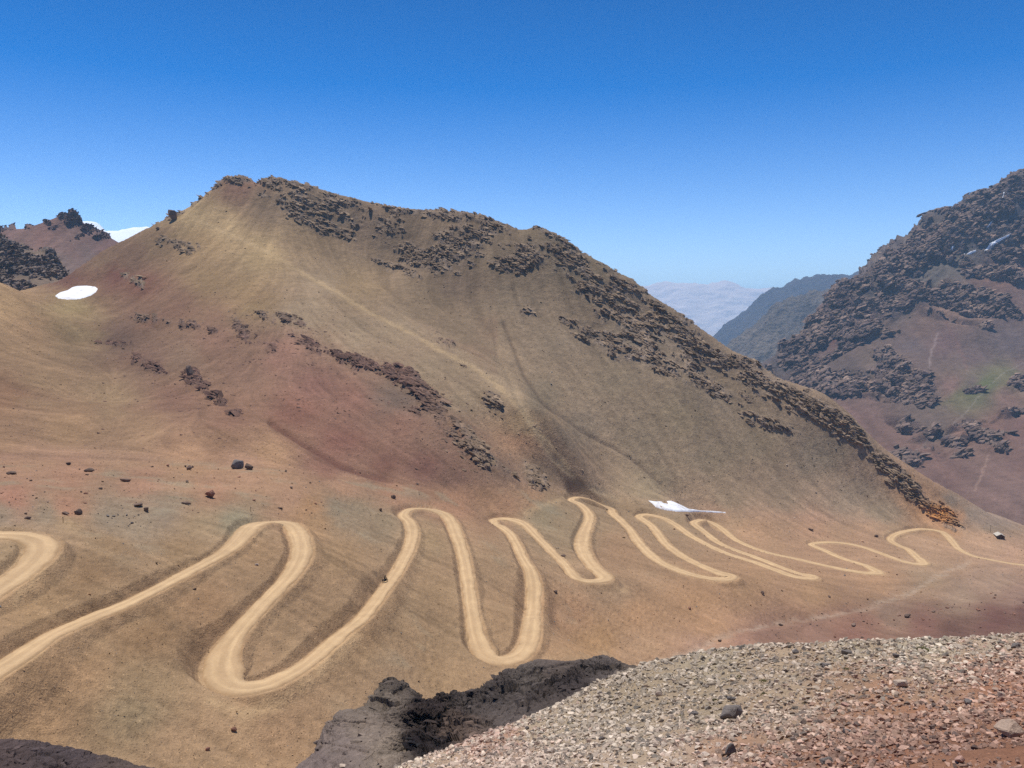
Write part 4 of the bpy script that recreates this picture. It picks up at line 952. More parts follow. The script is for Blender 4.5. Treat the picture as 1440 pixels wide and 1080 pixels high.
outcrop2('rock_outcrop', OPTS, (370, 930), (44, 112), 640, 420, [(620, 1010, 60, 50, 0, 1.0), (600, 1045, 40, 30, 0, 1.1), (690, 980, 70, 24, -15, .8), (790, 965, 70, 18, -25, 1.0), (740, 950, 60, 14, -5, .6), (550, 968, 26, 12, 0, .7), (540, 995, 30, 12, 20, .5), (860, 942, 30, 10, 0, .6), (465, 1020, 10, 8, 0, .2)],
         [(480, 1050, (128, 116, 112)), (520, 1030, (132, 120, 112)), (550, 1050, (136, 124, 114)), (440, 1070, (122, 110, 108)), (540, 980, (120, 110, 102)), (550, 965, (110, 100, 94)), (600, 1000, (74, 64, 62)), (590, 1045, (64, 56, 56)), (640, 1030, (116, 100, 92)), (620, 1050, (70, 62, 62)), (660, 990, (92, 84, 82)), (700, 960, (92, 84, 82)), (740, 955, (102, 94, 90)), (790, 950, (104, 94, 90)), (760, 985, (84, 76, 74)), (800, 960, (82, 74, 74)), (850, 945, (100, 92, 90)), (885, 940, (112, 102, 96)), (720, 990, (96, 88, 86))],  # lit left block painted paler, shaded recess to its right painted darker
         'craggy dark grey rock outcrop at the edge of the near scree slope', 'rock outcrop', 7, 0.55)
LG = [W(*q) for q in [(-60, 1045, 62), (0, 1053, 60), (40, 1054, 60), (80, 1058, 59), (130, 1066, 57), (180, 1076, 55), (230, 1090, 53), (0, 1085, 52), (80, 1095, 51), (-80, 1090, 52), (160, 1120, 48), (0, 1150, 42), (120, 1180, 40)]]
for q in [(-60, 1045, 62), (0, 1053, 60), (80, 1058, 59), (130, 1066, 57), (180, 1076, 55), (230, 1090, 53)]:
    x, y, z = W(*q); LG.append((x, y + 3, z - 5)); LG.append((x, y + 14, z - 22))
outcrop2('rock_ledge', LG, (-140, 300), (38, 78), 300, 160, [(60, 1070, 120, 30, 0, .5)], [(0, 1060, (92, 80, 80)), (100, 1070, (88, 78, 80)), (180, 1078, (96, 84, 80))], 'low dark rock ledge in the bottom left corner below the road', 'rock ledge', 27, .4)

# ------------------------------------------------------------------ setting things down
bpy.context.view_layer.update()
dg = bpy.context.evaluated_depsgraph_get()
def cast(px, py):
    a = W(float(px), float(py), 1.0); d = Vector(a).normalized()
    ok, loc, nor, i, ob, m = scene.ray_cast(dg, Vector((0, 0, 0)), d, distance=60000)
    return (loc, nor, ob) if ok else (None, None, None)

rng = random.Random(7); nrg = np.random.default_rng(7)
def hull_stone(seed, flat=(1, .8, .6), n=13):
    r = random.Random(seed); bm = bmesh.new()
    for i in range(n):
        v = Vector((r.gauss(0, 1), r.gauss(0, 1), r.gauss(0, 1))).normalized() * r.uniform(.8, 1.05)
        bm.verts.new((v.x * .5 * flat[0], v.y * .5 * flat[1], v.z * .5 * flat[2]))
    h = bmesh.ops.convex_hull(bm, input=bm.verts)
    bmesh.ops.delete(bm, geom=[g for g in h['geom_interior'] if isinstance(g, bmesh.types.BMVert)], context='VERTS')
    bmesh.ops.triangulate(bm, faces=bm.faces); return bm
def fine_stone(seed, flat=(1, .8, .6), n=14):
    """angular broken stone with chipped edges"""
    bm = hull_stone(seed, flat, n)
    bmesh.ops.dissolve_limit(bm, angle_limit=.25, verts=bm.verts, edges=bm.edges)
    bmesh.ops.bevel(bm, geom=list(bm.edges), offset=.025, segments=1, affect='EDGES')
    bmesh.ops.triangulate(bm, faces=bm.faces)
    bmesh.ops.subdivide_edges(bm, edges=bm.edges, cuts=1, use_grid_fill=True)
    co = np.array([v.co for v in bm.verts]); 
    d = .05 * fbm3(co[:, 0] * 5 + seed, co[:, 1] * 5, co[:, 2] * 5, seed, 4, .6)
    for v, k in zip(bm.verts, d): v.co += v.co.normalized() * float(k)
    return bm
def bm_obj(name, bm, mat, parent=None, smooth=False):
    me = bpy.data.meshes.new(name); bm.to_mesh(me); bm.free()
    if smooth:
        for p in me.polygons: p.use_smooth = True
    me.materials.append(mat); o = bpy.data.objects.new(name, me); C.objects.link(o)
    if parent is not None: o.parent = parent
    return o

m_st_dark = plain_mat('dark_stone', lin((112, 93, 80)), grain=.25, use_info=True, bump=.6)
m_st_red = plain_mat('reddish_stone', lin((136, 98, 80)), grain=.25, use_info=True, bump=.6)
m_st_grey = plain_mat('grey_stone', lin((118, 110, 104)), grain=.2, bump=.6)
m_st_slate = plain_mat('slate_stone', lin((118, 109, 102)), grain=.1, bump=.6)
m_st_pale = plain_mat('pale_stone', lin((188, 168, 148)), grain=.1, bump=.5)
m_st_tan = plain_mat('tan_stone', lin((170, 146, 126)), grain=.08, bump=.6, vary=.25)
m_st_pink = plain_mat('pinkish_stone', lin((184, 146, 128)), grain=.1, bump=.5)
MATS = {'dark': m_st_dark, 'red': m_st_red, 'grey': m_st_grey, 'slate': m_st_slate, 'pale': m_st_pale, 'tan': m_st_tan, 'pink': m_st_pink}
_meshes = {}
def stone(px, py, wpx, kind, flat=(1, .8, .55), label=None, group=None, yaw=None, seed=None, name='boulder', cat='boulder', sink=.18, cast_dy=0):
    loc, nor, ob = cast(px, py + cast_dy)
    if loc is None: return None
    D = loc.y; size = wpx * D / F / 0.9
    seed = seed if seed is not None else rng.randrange(10)
    key = (kind, flat, seed)
    if key not in _meshes:
        o = bm_obj(name, fine_stone(seed + 50, flat), MATS[kind]); _meshes[key] = o.data
    else:
        o = bpy.data.objects.new(name, _meshes[key]); C.objects.link(o)
    o.location = loc + Vector((0, 0, size * flat[2] * (.5 - sink)))
    o.scale = (size, size, size)
    o.rotation_euler = (rng.uniform(-.2, .2), rng.uniform(-.2, .2), rng.uniform(0, 6.28) if yaw is None else yaw)
    return tag(o, label, cat, group)

NOTABLE = [
 (334, 659, 21, 'grey', (1, .8, .75), 'largest grey boulder on the red flat, at the foot of the tan ramp'), (351, 660, 15, 'dark', (1, .7, .8), 'dark leaning boulder just right of the largest grey boulder'), (266, 660, 9, 'dark', (1, .9, .8), 'brown round boulder left of the largest grey boulder, on the red flat edge'),
 (177, 677, 18, 'dark', (1, .6, .3), 'long flat dark rock in the middle of the red flat'), (125, 663, 16, 'dark', (1, .6, .4), 'low olive brown rock at the back of the red flat'), (16, 667, 14, 'dark', (1, .8, .45), 'dark flat rock at the far left back of the red flat'), (96, 654, 7, 'dark', (1, .9, .9), 'small upright rock at the back left of the red flat'),
 (295, 699, 14, 'red', (1, .9, .9), 'pyramid shaped reddish rock heap on the red flat'), (262, 709, 15, 'dark', (1, .5, .35), 'long dark slab near the front of the red flat'), (206, 719, 9, 'dark', (1, .9, .9), 'dark blocky boulder on the edge of the grey gravel patch'), (194, 712, 14, 'dark', (1, .8, .5), 'dark brown rock just behind the grey gravel patch'),
 (110, 723, 13, 'dark', (1, .7, .7), 'dark jagged boulder behind the first hairpin bend'), (92, 724, 12, 'dark', (1, .7, .5), 'dark low rock left of the jagged boulder behind the first bend'), (39, 730, 12, 'dark', (1, .6, .4), 'dark flat stone above the first hairpin bend at the left'), (410, 687, 8, 'dark', (1, .7, .5), 'dark stone behind the second upper bend, on the red flat'),
 (553, 701, 8, 'dark', (1, .9, .8), 'dark rock on the flat behind the wide double bend'), (535, 718, 6, 'dark', (1, .8, .9), 'small dark rock on the gravel left of the wide double bend'), (361, 795, 7, 'pale', (1, .7, .5), 'pale brown stone on the slope inside the second hairpin'), (274, 829, 7, 'dark', (1, .7, .4), 'brown slab on the slope below the long straight leg of the road'),
 (329, 1028, 9, 'red', (1, .8, .8), 'reddish boulder below the lowest left hairpin'), (292, 1055, 9, 'red', (1, .7, .6), 'reddish stone at the bottom of the slope below the left hairpin'), (792, 783, 9, 'dark', (1, .6, .5), 'dark rock beside the road leg above the middle lower bend'), (781, 833, 7, 'dark', (1, .8, .6), 'black rock on the slope below the middle lower bend'),
 (966, 726, 9, 'dark', (1, .5, .5), 'dark rock touching the lower edge of the long snow patch'), (1140, 746, 8, 'dark', (1, .6, .6), 'dark rock on the flat above the pointed road bend'), (1232, 755, 6, 'dark', (1, .7, .7), 'small dark rock left of the last rounded bend'), (1072, 835, 8, 'dark', (1, .8, .7), 'dark boulder on the slope below the twin lower bends'), (970, 857, 7, 'red', (1, .8, .6), 'dark red boulder on the bare slope left of the stream bed'),
 (1166, 840, 5, 'dark', (1, .8, .7), 'dark stone above the pale stream bed'), (1277, 868, 13, 'dark', (1, .6, .5), 'wide dark rock on the maroon bank'), (1201, 880, 10, 'dark', (1, .7, .5), 'dark rock near the left end of the maroon bank'), (1098, 880, 7, 'dark', (1, .7, .6), 'dark stone beside the pale stream bed on the red ground'), (1012, 902, 7, 'dark', (1, .7, .7), 'dark stone at the lower end of the pale stream bed'), (268, 528, 17, 'dark', (1, .9, 1.1), 'tall dark crag standing alone low on the red mountain face'), (242, 309, 13, 'dark', (1, .9, 1.5), 'rounded dark knob on the left skyline ridge of the mountain'), (222, 323, 6, 'dark', (1, .9, .8), 'small dark rock on the skyline left of the rounded knob')]
for px, py, w, k, fl, lb in NOTABLE: stone(px, py, w, k, fl, lb)
FORE = [
 (1417, 1036, 46, 'tan', (1, .85, .62), 'large tan boulder near the bottom right corner of the scree', 0.5, 3), (1349, 1074, 15, 'pink', (1, .8, .9), 'pale pink stone below left of the large tan boulder', .2, 4), (1028, 1010, 50, 'slate', (1, .55, .42), 'long slate grey slab rock in the middle of the scree', .35, 5), (1265, 967, 22, 'pale', (1, .8, .8), 'pale block between the grey gravel and the red soil', 0, 2), (1188, 995, 16, 'pink', (1, .7, .5), 'flat pinkish stone right of the slate slab', 0, 1),
 (1028, 1061, 26, 'grey', (1, .6, .7), 'grey pointed stone below the slate slab near the lower edge', .6, 6), (1161, 1074, 22, 'slate', (1, .7, .5), 'dark stone at the lower edge of the red soil', 0, 7), (1191, 1032, 14, 'grey', (1, .8, .8), 'grey round stone in the red soil', 0, 8), (1217, 1036, 12, 'pink', (1, .8, .8), 'pink cube shaped stone beside the grey round stone', .3, 9), (1407, 981, 13, 'pale', (1, .7, .8), 'pale stone above the large tan boulder', 0, 1), (1360, 992, 15, 'slate', (1, .9, .8), 'dark stone up slope of the large tan boulder', 1, 2),
 (775, 1061, 15, 'pale', (1, .8, .8), 'white stone low on the left part of the scree', .3, 4), (687, 1044, 14, 'tan', (1, .8, .6), 'grey brown stone by the pink soil strip', .2, 3), (846, 1041, 13, 'slate', (1, .6, .5), 'dark flat stone right of the white stone', .2, 5), (886, 1029, 14, 'grey', (1, .8, .7), 'grey stone between the white stone and the slate slab', 0, 8), (975, 1008, 14, 'grey', (1, .7, .8), 'grey blocky stone just left of the slate slab', 0, 9), (1028, 986, 13, 'grey', (1, .8, .7), 'brownish grey stone just behind the slate slab', 0, 0),
 (927, 979, 12, 'pale', (1, .8, .7), 'pale split stone with a dark hollow left of the slate slab', 0, 6), (1162, 939, 17, 'slate', (1, .7, .5), 'dark stone in the gravel below the crest', 0, 7), (1190, 921, 22, 'slate', (1, .5, .4), 'low dark rock on the crest of the scree', .2, 1), (1259, 925, 12, 'slate', (1, .7, .8), 'dark grey stone just below the crest beside the large green cushion', 0, 2), (1118, 919, 11, 'slate', (1, .8, .7), 'dark stone on the crest above the split stone', 0, 3), (1428, 911, 20, 'slate', (1, .6, .4), 'dark flat rock on the crest at the right edge', .1, 5),
 (731, 1022, 9, 'pale', (1, .8, .8), 'pale stone at the upper left of the scree near the outcrop', 0, 6), (741, 1026, 7, 'slate', (1, .9, .8), 'black stone beside the pale stone near the outcrop', 0, 7), (482, 1079, 11, 'pale', (1, .8, .6), 'white stone at the bottom edge under the dark outcrop', 0, 8), (1300, 950, 12, 'pale', (1, .6, .5), 'pale slab in the upper red soil', 0, 9), (1075, 929, 12, 'pale', (1, .6, .5), 'pale slab close below the crest left of the dark rock', 0, 0)]
for px, py, w, k, fl, lb, yaw, sd_ in FORE: stone(px, py, w, k, fl, lb, yaw=yaw, seed=sd_, name='stone', cat='stone', sink=.12)

import re as _re
_short = {}
for _q in NOTABLE + [f[:6] for f in FORE]:
    _t = _re.split(r" (?:at|on|in|behind|near|beside|below|above|to|with|inside|touching|left|just|standing|high|low|by)\b", _q[5])[0].replace(',', '')
    _short.setdefault(_t, []).append(_q[:2])
_marks = [(v[0], k) for k, v in _short.items() if len(v) == 1 and len(k.split()) <= 6]
def near_mark(px, py):
    (mx, my), t = min(_marks, key=lambda m: (m[0][0] - px) ** 2 + 4 * (m[0][1] - py) ** 2)
    dx, dy = px - mx, py - my
    side = ('left of' if dx < 0 else 'right of') if abs(dx) > 2.0 * abs(dy) else ('behind' if dy < 0 else 'in front of')
    far = 'just ' if abs(dx) + 2 * abs(dy) < 28 else ''
    return far + side + ' the ' + t
def scatter(n, region, wr, kinds, label, group, name='small_boulder', cat='boulder', want=None):
    k = 0; tries = 0
    while k < n and tries < n * 8:
        tries += 1
        px, py = region(); 
        loc, nor, ob = cast(px, py)
        if ob is None or (want and ob.name not in want) or 'road' in ob.name: continue
        w = wr[0] * (wr[1] / wr[0]) ** (rng.random() ** 2.2)
        kd = rng.choice(kinds); fl = rng.choice([(1, .8, .5), (1, .7, .4), (1, .85, .7)])
        lb = '%s %s %s %s %s' % ('small' if w > 3.4 else 'tiny', {'dark': 'dark', 'red': 'reddish', 'grey': 'grey', 'slate': 'slate', 'pale': 'pale'}[kd], {.5: 'angular', .4: 'flat', .7: 'blocky'}[fl[2]], cat, near_mark(px, py))
        if stone(px, py, w, kd, fl, lb, group, name=name, cat=cat): k += 1
def reg(x0, x1, y0, y1): return lambda: (rng.uniform(x0, x1), rng.uniform(y0, y1))
scatter(90, reg(-5, 480, 655, 726), (2.2, 7), ['dark', 'red', 'dark'], 'small dark or reddish boulder strewn on the red stony flat', 'small boulders on the red flat', want=('valley_slope',))
scatter(14, reg(150, 200, 724, 742), (2.5, 6), ['slate', 'grey'], 'small grey stone in the cluster on the grey gravel patch', 'stones of the grey cluster', want=('valley_slope',))
def maroon():
    x = rng.uniform(1060, 1440); return x, 905 - (x - 1060) * .11 + rng.gauss(-14, 9)
scatter(60, maroon, (2.2, 6.5), ['dark', 'dark', 'red'], 'small dark boulder lying on the maroon bank below the stream bed', 'boulders on the maroon bank', want=('valley_slope',))
scatter(45, reg(480, 780, 560, 690), (2.0, 5.5), ['dark'], 'small dark rock on the lower red mountain face', 'rocks on the red mountain face', name='rock', cat='rock', want=('mountain',))
def scree(): 
    x = rng.uniform(880, 1230); return x, 700 - (x - 880) * 0.02 + rng.gauss(0, 18) - rng.random() * 60
scatter(45, scree, (1.8, 4), ['dark', 'grey', 'pale'], 'small rock resting on the grey scree under the skyline ridge', 'rocks on the grey scree', name='rock', cat='rock', want=('mountain',))

# stones nobody could count: one object for the far slopes, one for the near scree
def stone_cloud(name, pts, sizes, cols, label, seeds=6, bed=None):
    protos = []
    for s_ in range(seeds):
        bm = hull_stone(900 + s_, (1, .8, .6), 9)
        bm.verts.ensure_lookup_table()
        protos.append((np.array([v.co for v in bm.verts]), np.array([[v.index for v in f.verts] for f in bm.faces]))); 
        bm.verts.index_update(); protos[-1] = (np.array([v.co for v in bm.verts]), np.array([[v.index for v in f.verts] for f in bm.faces])); bm.free()
    V = []; Fc = []; K = []; off = 0
    pts = np.asarray(pts); sizes = np.asarray(sizes); cols = np.asarray(cols)
    pick = nrg.integers(0, seeds, len(pts))
    for s_ in range(seeds):
        sel = np.nonzero(pick == s_)[0]; v, f = protos[s_]
        a = nrg.uniform(0, 6.28, len(sel)); b = nrg.normal(0, .3, len(sel))
        ca, sa, cb, sb = np.cos(a), np.sin(a), np.cos(b), np.sin(b)
        sc = sizes[sel][:, None, None] * nrg.uniform(.6, 1.2, (len(sel), 1, 3))
        q = v[None] * sc
        x = q[..., 0] * ca[:, None] - q[..., 1] * sa[:, None]; y = q[..., 0] * sa[:, None] + q[..., 1] * ca[:, None]; z = q[..., 2]
        y, z = y * cb[:, None] - z * sb[:, None], y * sb[:, None] + z * cb[:, None]
        if bed is not None:          # slabs lie in the dip of the beds
            q = v[None] * sizes[sel][:, None, None] * np.array(bed[2])[None, None] * nrg.uniform(.6, 1.35, (len(sel), 1, 3))
            a = nrg.normal(bed[0], .35, len(sel))[:, None]; b = nrg.normal(bed[1], .16, len(sel))[:, None]; c = nrg.normal(.42, .22, len(sel))[:, None]
            x, y, z = q[..., 0], q[..., 1], q[..., 2]
            y, z = y * np.cos(c) - z * np.sin(c), y * np.sin(c) + z * np.cos(c)
            x, z = x * np.cos(b) + z * np.sin(b), -x * np.sin(b) + z * np.cos(b)
            x, y = x * np.cos(a) - y * np.sin(a), x * np.sin(a) + y * np.cos(a)
        q = np.stack([x, y, z], -1) + pts[sel][:, None]
        V.append(q.reshape(-1, 3)); Fc.append((f[None] + (np.arange(len(sel)) * len(v))[:, None, None] + off).reshape(-1, 3)); off += len(sel) * len(v)
        K.append(np.repeat(cols[sel], len(v), 0))
    o = mesh_obj(name, np.concatenate(V), np.concatenate(Fc), m_pebble, {'col': np.concatenate(K), 'rock': np.zeros(off, np.float32)}, smooth=False)
    tag(o, kind='stuff'); o['label'] = label
    return o
m_pebble = ground_mat('pebble', .06, bump=.4, vary=.2, pebbles=False)
_vx = np.nonzero(vis_s & (qx.ravel() > -20) & (qx.ravel() < 1460) & (Y2.ravel() > 60))[0]
_r = nrg.random(len(_vx)); _pyv = py0.ravel()[_vx]; _mt = is_mtn.ravel()[_vx]
_w = np.where(_mt > .5, .45 * sst(300, 520, _pyv) + .10, 1.0) * (.35 + 1.3 * np.clip(.5 + 1.6 * fbm2(X2.ravel()[_vx] / 9, Y2.ravel()[_vx] / 9, 171, 4, .6), 0, 1)) * (rd.ravel()[_vx] > rdw.ravel()[_vx] + .3)
_c = nrg.choice(len(_vx), 46000, replace=False, p=_w / _w.sum()); _k = _vx[_c]
D_ = Y2.ravel()[_k]; sz = D_ / F * 1.15 * np.exp(nrg.normal(0, .38, len(_k))); sz *= np.where(nrg.random(len(_k)) < .04, 2.1, 1)
pts = np.stack([X2.ravel()[_k] + nrg.normal(0, .4, len(_k)), Y2.ravel()[_k], Zn.ravel()[_k] + sz * .08], 1)
_b = col.reshape(-1, 3)[_k]; _q = nrg.random(len(_k))[:, None]
cl = np.where(_q < .55, _b * nrg.uniform(.38, .75, (len(_k), 1)), np.where(_q < .85, np.minimum(_b * nrg.uniform(1.2, 1.8, (len(_k), 1)), .7), _b.mean(1, keepdims=True) * np.array((.95, .95, .92))))
stone_cloud('scattered_stones', pts, sz, cl, 'small loose stones scattered over the far slopes')
_sz = np.exp(nrg.uniform(np.log(1.3), np.log(7.5), len(sl_pts)) * 1.0); _sz = np.minimum(_sz, nrg.uniform(1.2, 6.0, len(_sz))) * (.45 + .55 * np.minimum(slab_w.ravel()[sl_i] * 2, 1))
stone_cloud('mountain_outcrops', sl_pts - np.array((0, 0, 1.0)) * (_sz * .10)[:, None], _sz, np.clip(sl_col * np.array((1.30, 1.20, 1.02)) * nrg.uniform(.7, 1.2, (len(_sz), 1)), .02, .6), 'broken grey brown bedrock breaking through the mountain scree', bed=(.15, .40, (1.7, 1.2, .5)))
for nm, sites, cc, (lo, hi) in SLABS:
    z_ = np.exp(nrg.uniform(np.log(lo), np.log(hi), len(sites)))
    stone_cloud(nm + '_crags', sites - np.array((0, 0, 1.0)) * (z_ * .12)[:, None], z_, np.clip(cc * np.array((1.38, 1.20, 1.00)) * nrg.uniform(.6, 1.3, (len(z_), 1)), .02, .6), {'rocky_mountain': 'jagged dark crags covering the right mountain', 'far_ridge': 'dark crags of the far left peak', 'rocky_hill': 'dark ledges of the rocky hill at the left'}[nm], bed=(-.2, -.45, (1.35, 1.0, .75)))
def near_stones(n, pick):
    pts, sz, cl = [], [], []
    y = np.exp(nrg.uniform(np.log(3.5), np.log(80), n)); a = nrg.uniform(-.4, .75, n); x = a * y
    z = near(x, y); px, py = project(x, y, z); z = z + near_relief(x, y)
    # stones lie in drifts
    dens = .5 + .9 * fbm2(x / 2.2, y / 2.2, 71, 4, .6) + .25 * sst(1000, 800, px + (py - 1000) * 1.2) + .35 * np.exp(-((py - (925 - (px - 1000) * .04)) / 14) ** 2) * (px > 1000)
    ok = nrg.random(n) < dens
    x, y, z, px, py = x[ok], y[ok], z[ok], px[ok], py[ok]
    m = len(x); base = paint(px + 40 * nrg.normal(0, 1, m), py + 16 * nrg.normal(0, 1, m), KN)
    r = nrg.random(m)
    k = np.where(r < .45, nrg.uniform(.7, 1.1, m), np.where(r < .85, nrg.uniform(1.1, 1.7, m), nrg.uniform(.28, .55, m)))
    base = base * k[:, None]; g = base.mean(1, keepdims=True); base = (base * .66 + g * .34) * np.array((1.42, 1.33, 1.21)) + (.03 * (r > .7))[:, None]
    s_ = y ** .66 * np.exp(nrg.normal(0, .98, m)) * .0058
    s_ = np.minimum(s_, .010 * y + .06)
    return np.stack([x, y, z + s_ * .12], 1), s_, np.clip(base, .02, .75)
p_, s_, c_ = near_stones(400000, None)
stone_cloud('gravel', p_, s_, c_, 'loose grey and brown gravel covering the near scree')

for o_, bx_, by_, bz_, bc_, br_, bpx, bpy_ in BLOCKS:
    w_ = (.10 + np.clip(br_, 0, 1)) * ((bpx > -40) & (bpx < 930) & (bpy_ > 930) & (bpy_ < 1110)); w_ = w_ / w_.sum()
    i_ = nrg.choice(len(w_), 1900 if o_.name.startswith('rock_outcrop') else 500, p=w_)
    z_ = np.exp(nrg.uniform(np.log(.18), np.log(1.5), len(i_)))
    blk = stone_cloud('broken_blocks', np.stack([bx_[i_], by_[i_], bz_[i_]], 1) - np.array((0, 0, 1.)) * (z_ * .22)[:, None], z_, np.clip(bc_[i_] * nrg.uniform(.7, 1.35, (len(i_), 1)), .02, .5), 'x', bed=(.3, .35, (1.4, 1.0, .9)))
    blk.parent = o_; del blk['label']
# ------------------------------------------------------------------ snow
m_snow, nts, bs = new_mat('old_snow')
bs.inputs['Roughness'].default_value = .7
_g = nts.nodes.new("ShaderNodeNewGeometry"); _n = noise_node(nts, _g.outputs['Position'], .6, 5, .6)
_rp = nts.nodes.new('ShaderNodeValToRGB'); _rp.color_ramp.elements[0].position = .34; _rp.color_ramp.elements[0].color = (.58, .52, .46, 1); _rp.color_ramp.elements[1].position = .50; _rp.color_ramp.elements[1].color = (.86, .86, .86, 1)
_n2 = noise_node(nts, _g.outputs['Position'], .16, 6, .7); nts.links.new(_n2, _rp.inputs[0]); nts.links.new(_rp.outputs[0], bs.inputs['Base Color'])
_b = nts.nodes.new("ShaderNodeBump"); _b.inputs['Strength'].default_value = .35; _b.inputs['Distance'].default_value = .6
nts.links.new(_n, _b.inputs['Height']); nts.links.new(_b.outputs[0], bs.inputs['Normal'])
def snow(poly, step, thick, label, group=None):
    """a bank of snow lying on the slope: outline, rounded edge, real thickness"""
    P_ = np.array(poly, float)
    x0, y0 = P_.min(0) - step; x1, y1 = P_.max(0) + step
    xs = np.arange(x0, x1 + step, step); ys = np.arange(y0, y1 + step, step)
    XX, YY = np.meshgrid(xs, ys, indexing='ij'); inside = np.zeros(XX.shape, bool)
    n = len(P_); j = n - 1
    for i in range(n):
        xi, yi = P_[i]; xj, yj = P_[j]
        c = ((yi > YY) != (yj > YY)) & (XX < (xj - xi) * (YY - yi) / (yj - yi + 1e-12) + xi)
        inside ^= c; j = i
    ed = seg_dist(XX, YY, list(map(tuple, P_)) + [tuple(P_[0])])
    keepq = inside[:-1, :-1] | inside[1:, :-1] | inside[:-1, 1:] | inside[1:, 1:]
    used = np.zeros(XX.shape, bool); used[:-1, :-1] |= keepq; used[1:, :-1] |= keepq; used[:-1, 1:] |= keepq; used[1:, 1:] |= keepq
    ids = -np.ones(XX.shape, int); co = []
    for i, j in zip(*np.nonzero(used)):
        loc, nor, ob = cast(XX[i, j], YY[i, j])
        if loc is None: continue
        if co and (Vector(co[-1]) - loc).length > 200: pass
        h = thick * sst(0, step * 2.5, ed[i, j]) if inside[i, j] else -thick * .8
        ids[i, j] = len(co); co.append(tuple(loc + Vector((0, -.3, 1)).normalized() * float(h)))
    f = []
    for i, j in zip(*np.nonzero(keepq)):
        q = [ids[i, j], ids[i, j + 1], ids[i + 1, j + 1], ids[i + 1, j]]
        if min(q) >= 0: f.append(q)
    if not f: return
    o = mesh_obj('snow_patch', np.array(co), f, m_snow)
    tag(o, label, 'snow patch', group)
snow([(77, 416), (84, 411), (95, 408), (101, 404), (108, 402), (122, 401.5), (134, 403), (138, 406), (135, 411), (128, 416), (112, 421), (96, 421.5), (82, 420)], .7, .8, 'large oval snow patch on the red shoulder at the left')
snow([(911, 703.5), (920, 705), (930, 705), (933, 707.5), (940, 708.5), (937, 704.5), (944, 704), (952, 707.5), (960, 711), (968, 715), (985, 717.8), (1000, 718.3), (1020, 720), (1021, 721.8), (1000, 721), (985, 720), (968, 720), (950, 719.5), (932, 717), (922, 713.5), (918, 709)], .55, .6, 'long ragged snow patch at the foot of the grey scree above the road')
STREAKS = [([(1383, 354), (1388, 348), (1392, 342), (1402, 337), (1421, 328.5), (1423, 330), (1410, 337), (1400, 343), (1392, 350)], 'largest snow streak high on the dark mountain at the right'),
      ([(1358, 358), (1364, 354), (1373, 351), (1372, 354), (1364, 358)], 'small snow streak left of the largest streak on the dark mountain'), ([(1352, 360), (1358, 355), (1357, 359), (1353, 361.5)], 'tiny snow scrap lowest left on the dark mountain'),
      ([(1335, 352), (1339, 346), (1342, 346), (1339, 351)], 'short snow scrap in the gully left of the snow streaks'), ([(1387, 320), (1393, 312), (1396, 310), (1393, 316), (1389, 320)], 'thin diagonal snow line above the largest streak'), ([(1409, 279), (1411, 270), (1413, 270), (1411, 278)], 'thin upright snow line just under the highest summit')]
for poly, lb in STREAKS: snow(poly, .5, 2.5, lb)

# ------------------------------------------------------------------ refuge hut and mast
def empty(name, loc, rz, label, cat, group=None):
    o = bpy.data.objects.new(name, None); C.objects.link(o); o.location = loc; o.rotation_euler = (0, 0, rz); o.empty_display_size = .5
    return tag(o, label, cat, group)
def prism(bm, prof, y0, y1):
    a = [bm.verts.new((x, y0, z)) for x, z in prof]; b = [bm.verts.new((x, y1, z)) for x, z in prof]
    bm.faces.new(a[::-1]); bm.faces.new(b)
    for i in range(len(prof)): bm.faces.new((a[i], a[(i + 1) % len(prof)], b[(i + 1) % len(prof)], b[i]))
def box(bm, c, s, rot=None):
    m = Matrix.Translation(c) @ (rot.to_4x4() if rot else Matrix()) @ Matrix.Diagonal((*s, 1))
    bmesh.ops.create_cube(bm, size=1, matrix=m)
def tube(bm, pts, rad, seg=8):
    pts = [Vector(p) for p in pts]
    rad = rad if isinstance(rad, (list, tuple)) else [rad] * len(pts)
    rings = []
    for i, p in enumerate(pts):
        d = (pts[min(i + 1, len(pts) - 1)] - pts[max(i - 1, 0)]).normalized(); q = d.to_track_quat('Z', 'Y')
        rings.append([bm.verts.new(p + q @ Vector((math.cos(6.2832 * k / seg) * rad[i], math.sin(6.2832 * k / seg) * rad[i], 0))) for k in range(seg)])
    for a, b in zip(rings[:-1], rings[1:]):
        for k in range(seg): bm.faces.new((a[k], a[(k + 1) % seg], b[(k + 1) % seg], b[k]))
    bm.faces.new(rings[0][::-1]); bm.faces.new(rings[-1])
hl, _, _ = cast(1408, 757.5)
m_wall = plain_mat('dark_stone_wall', lin((84, 66, 58)), grain=.35, vary=.35, bump=.7)
m_roof = plain_mat('weathered_metal_roof', lin((190, 180, 164)), grain=.6, vary=.1, bump=.1, rough=.6)
m_conc = plain_mat('concrete', lin((186, 170, 150)), grain=.3, vary=.12)
m_wood = plain_mat('weathered_wood', lin((88, 62, 46)), grain=.1, vary=.3)
m_dark = plain_mat('dark_metal', (.03, .03, .035), rough=.5, grain=.1, vary=.1, bump=.1)
hut = empty('refuge_hut', hl + Vector((0, 3, -.1)), math.radians(-14), 'small dark stone refuge hut with a pale gabled roof at the end of the road', 'hut')
bm = bmesh.new(); prism(bm, [(-2.7, -1), (2.7, -1), (2.7, 2.4), (0, 3.7), (-2.7, 2.4)], -4.2, 3.0); bm_obj('wall', bm, m_wall, hut)
bm = bmesh.new(); prism(bm, [(-3.1, 2.32), (-3.1, 2.20), (-2.9, 2.16), (0, 3.72), (2.9, 2.16), (3.1, 2.20), (3.1, 2.32), (0, 3.95)], -4.5, 3.3); bm_obj('roof', bm, m_roof, hut)
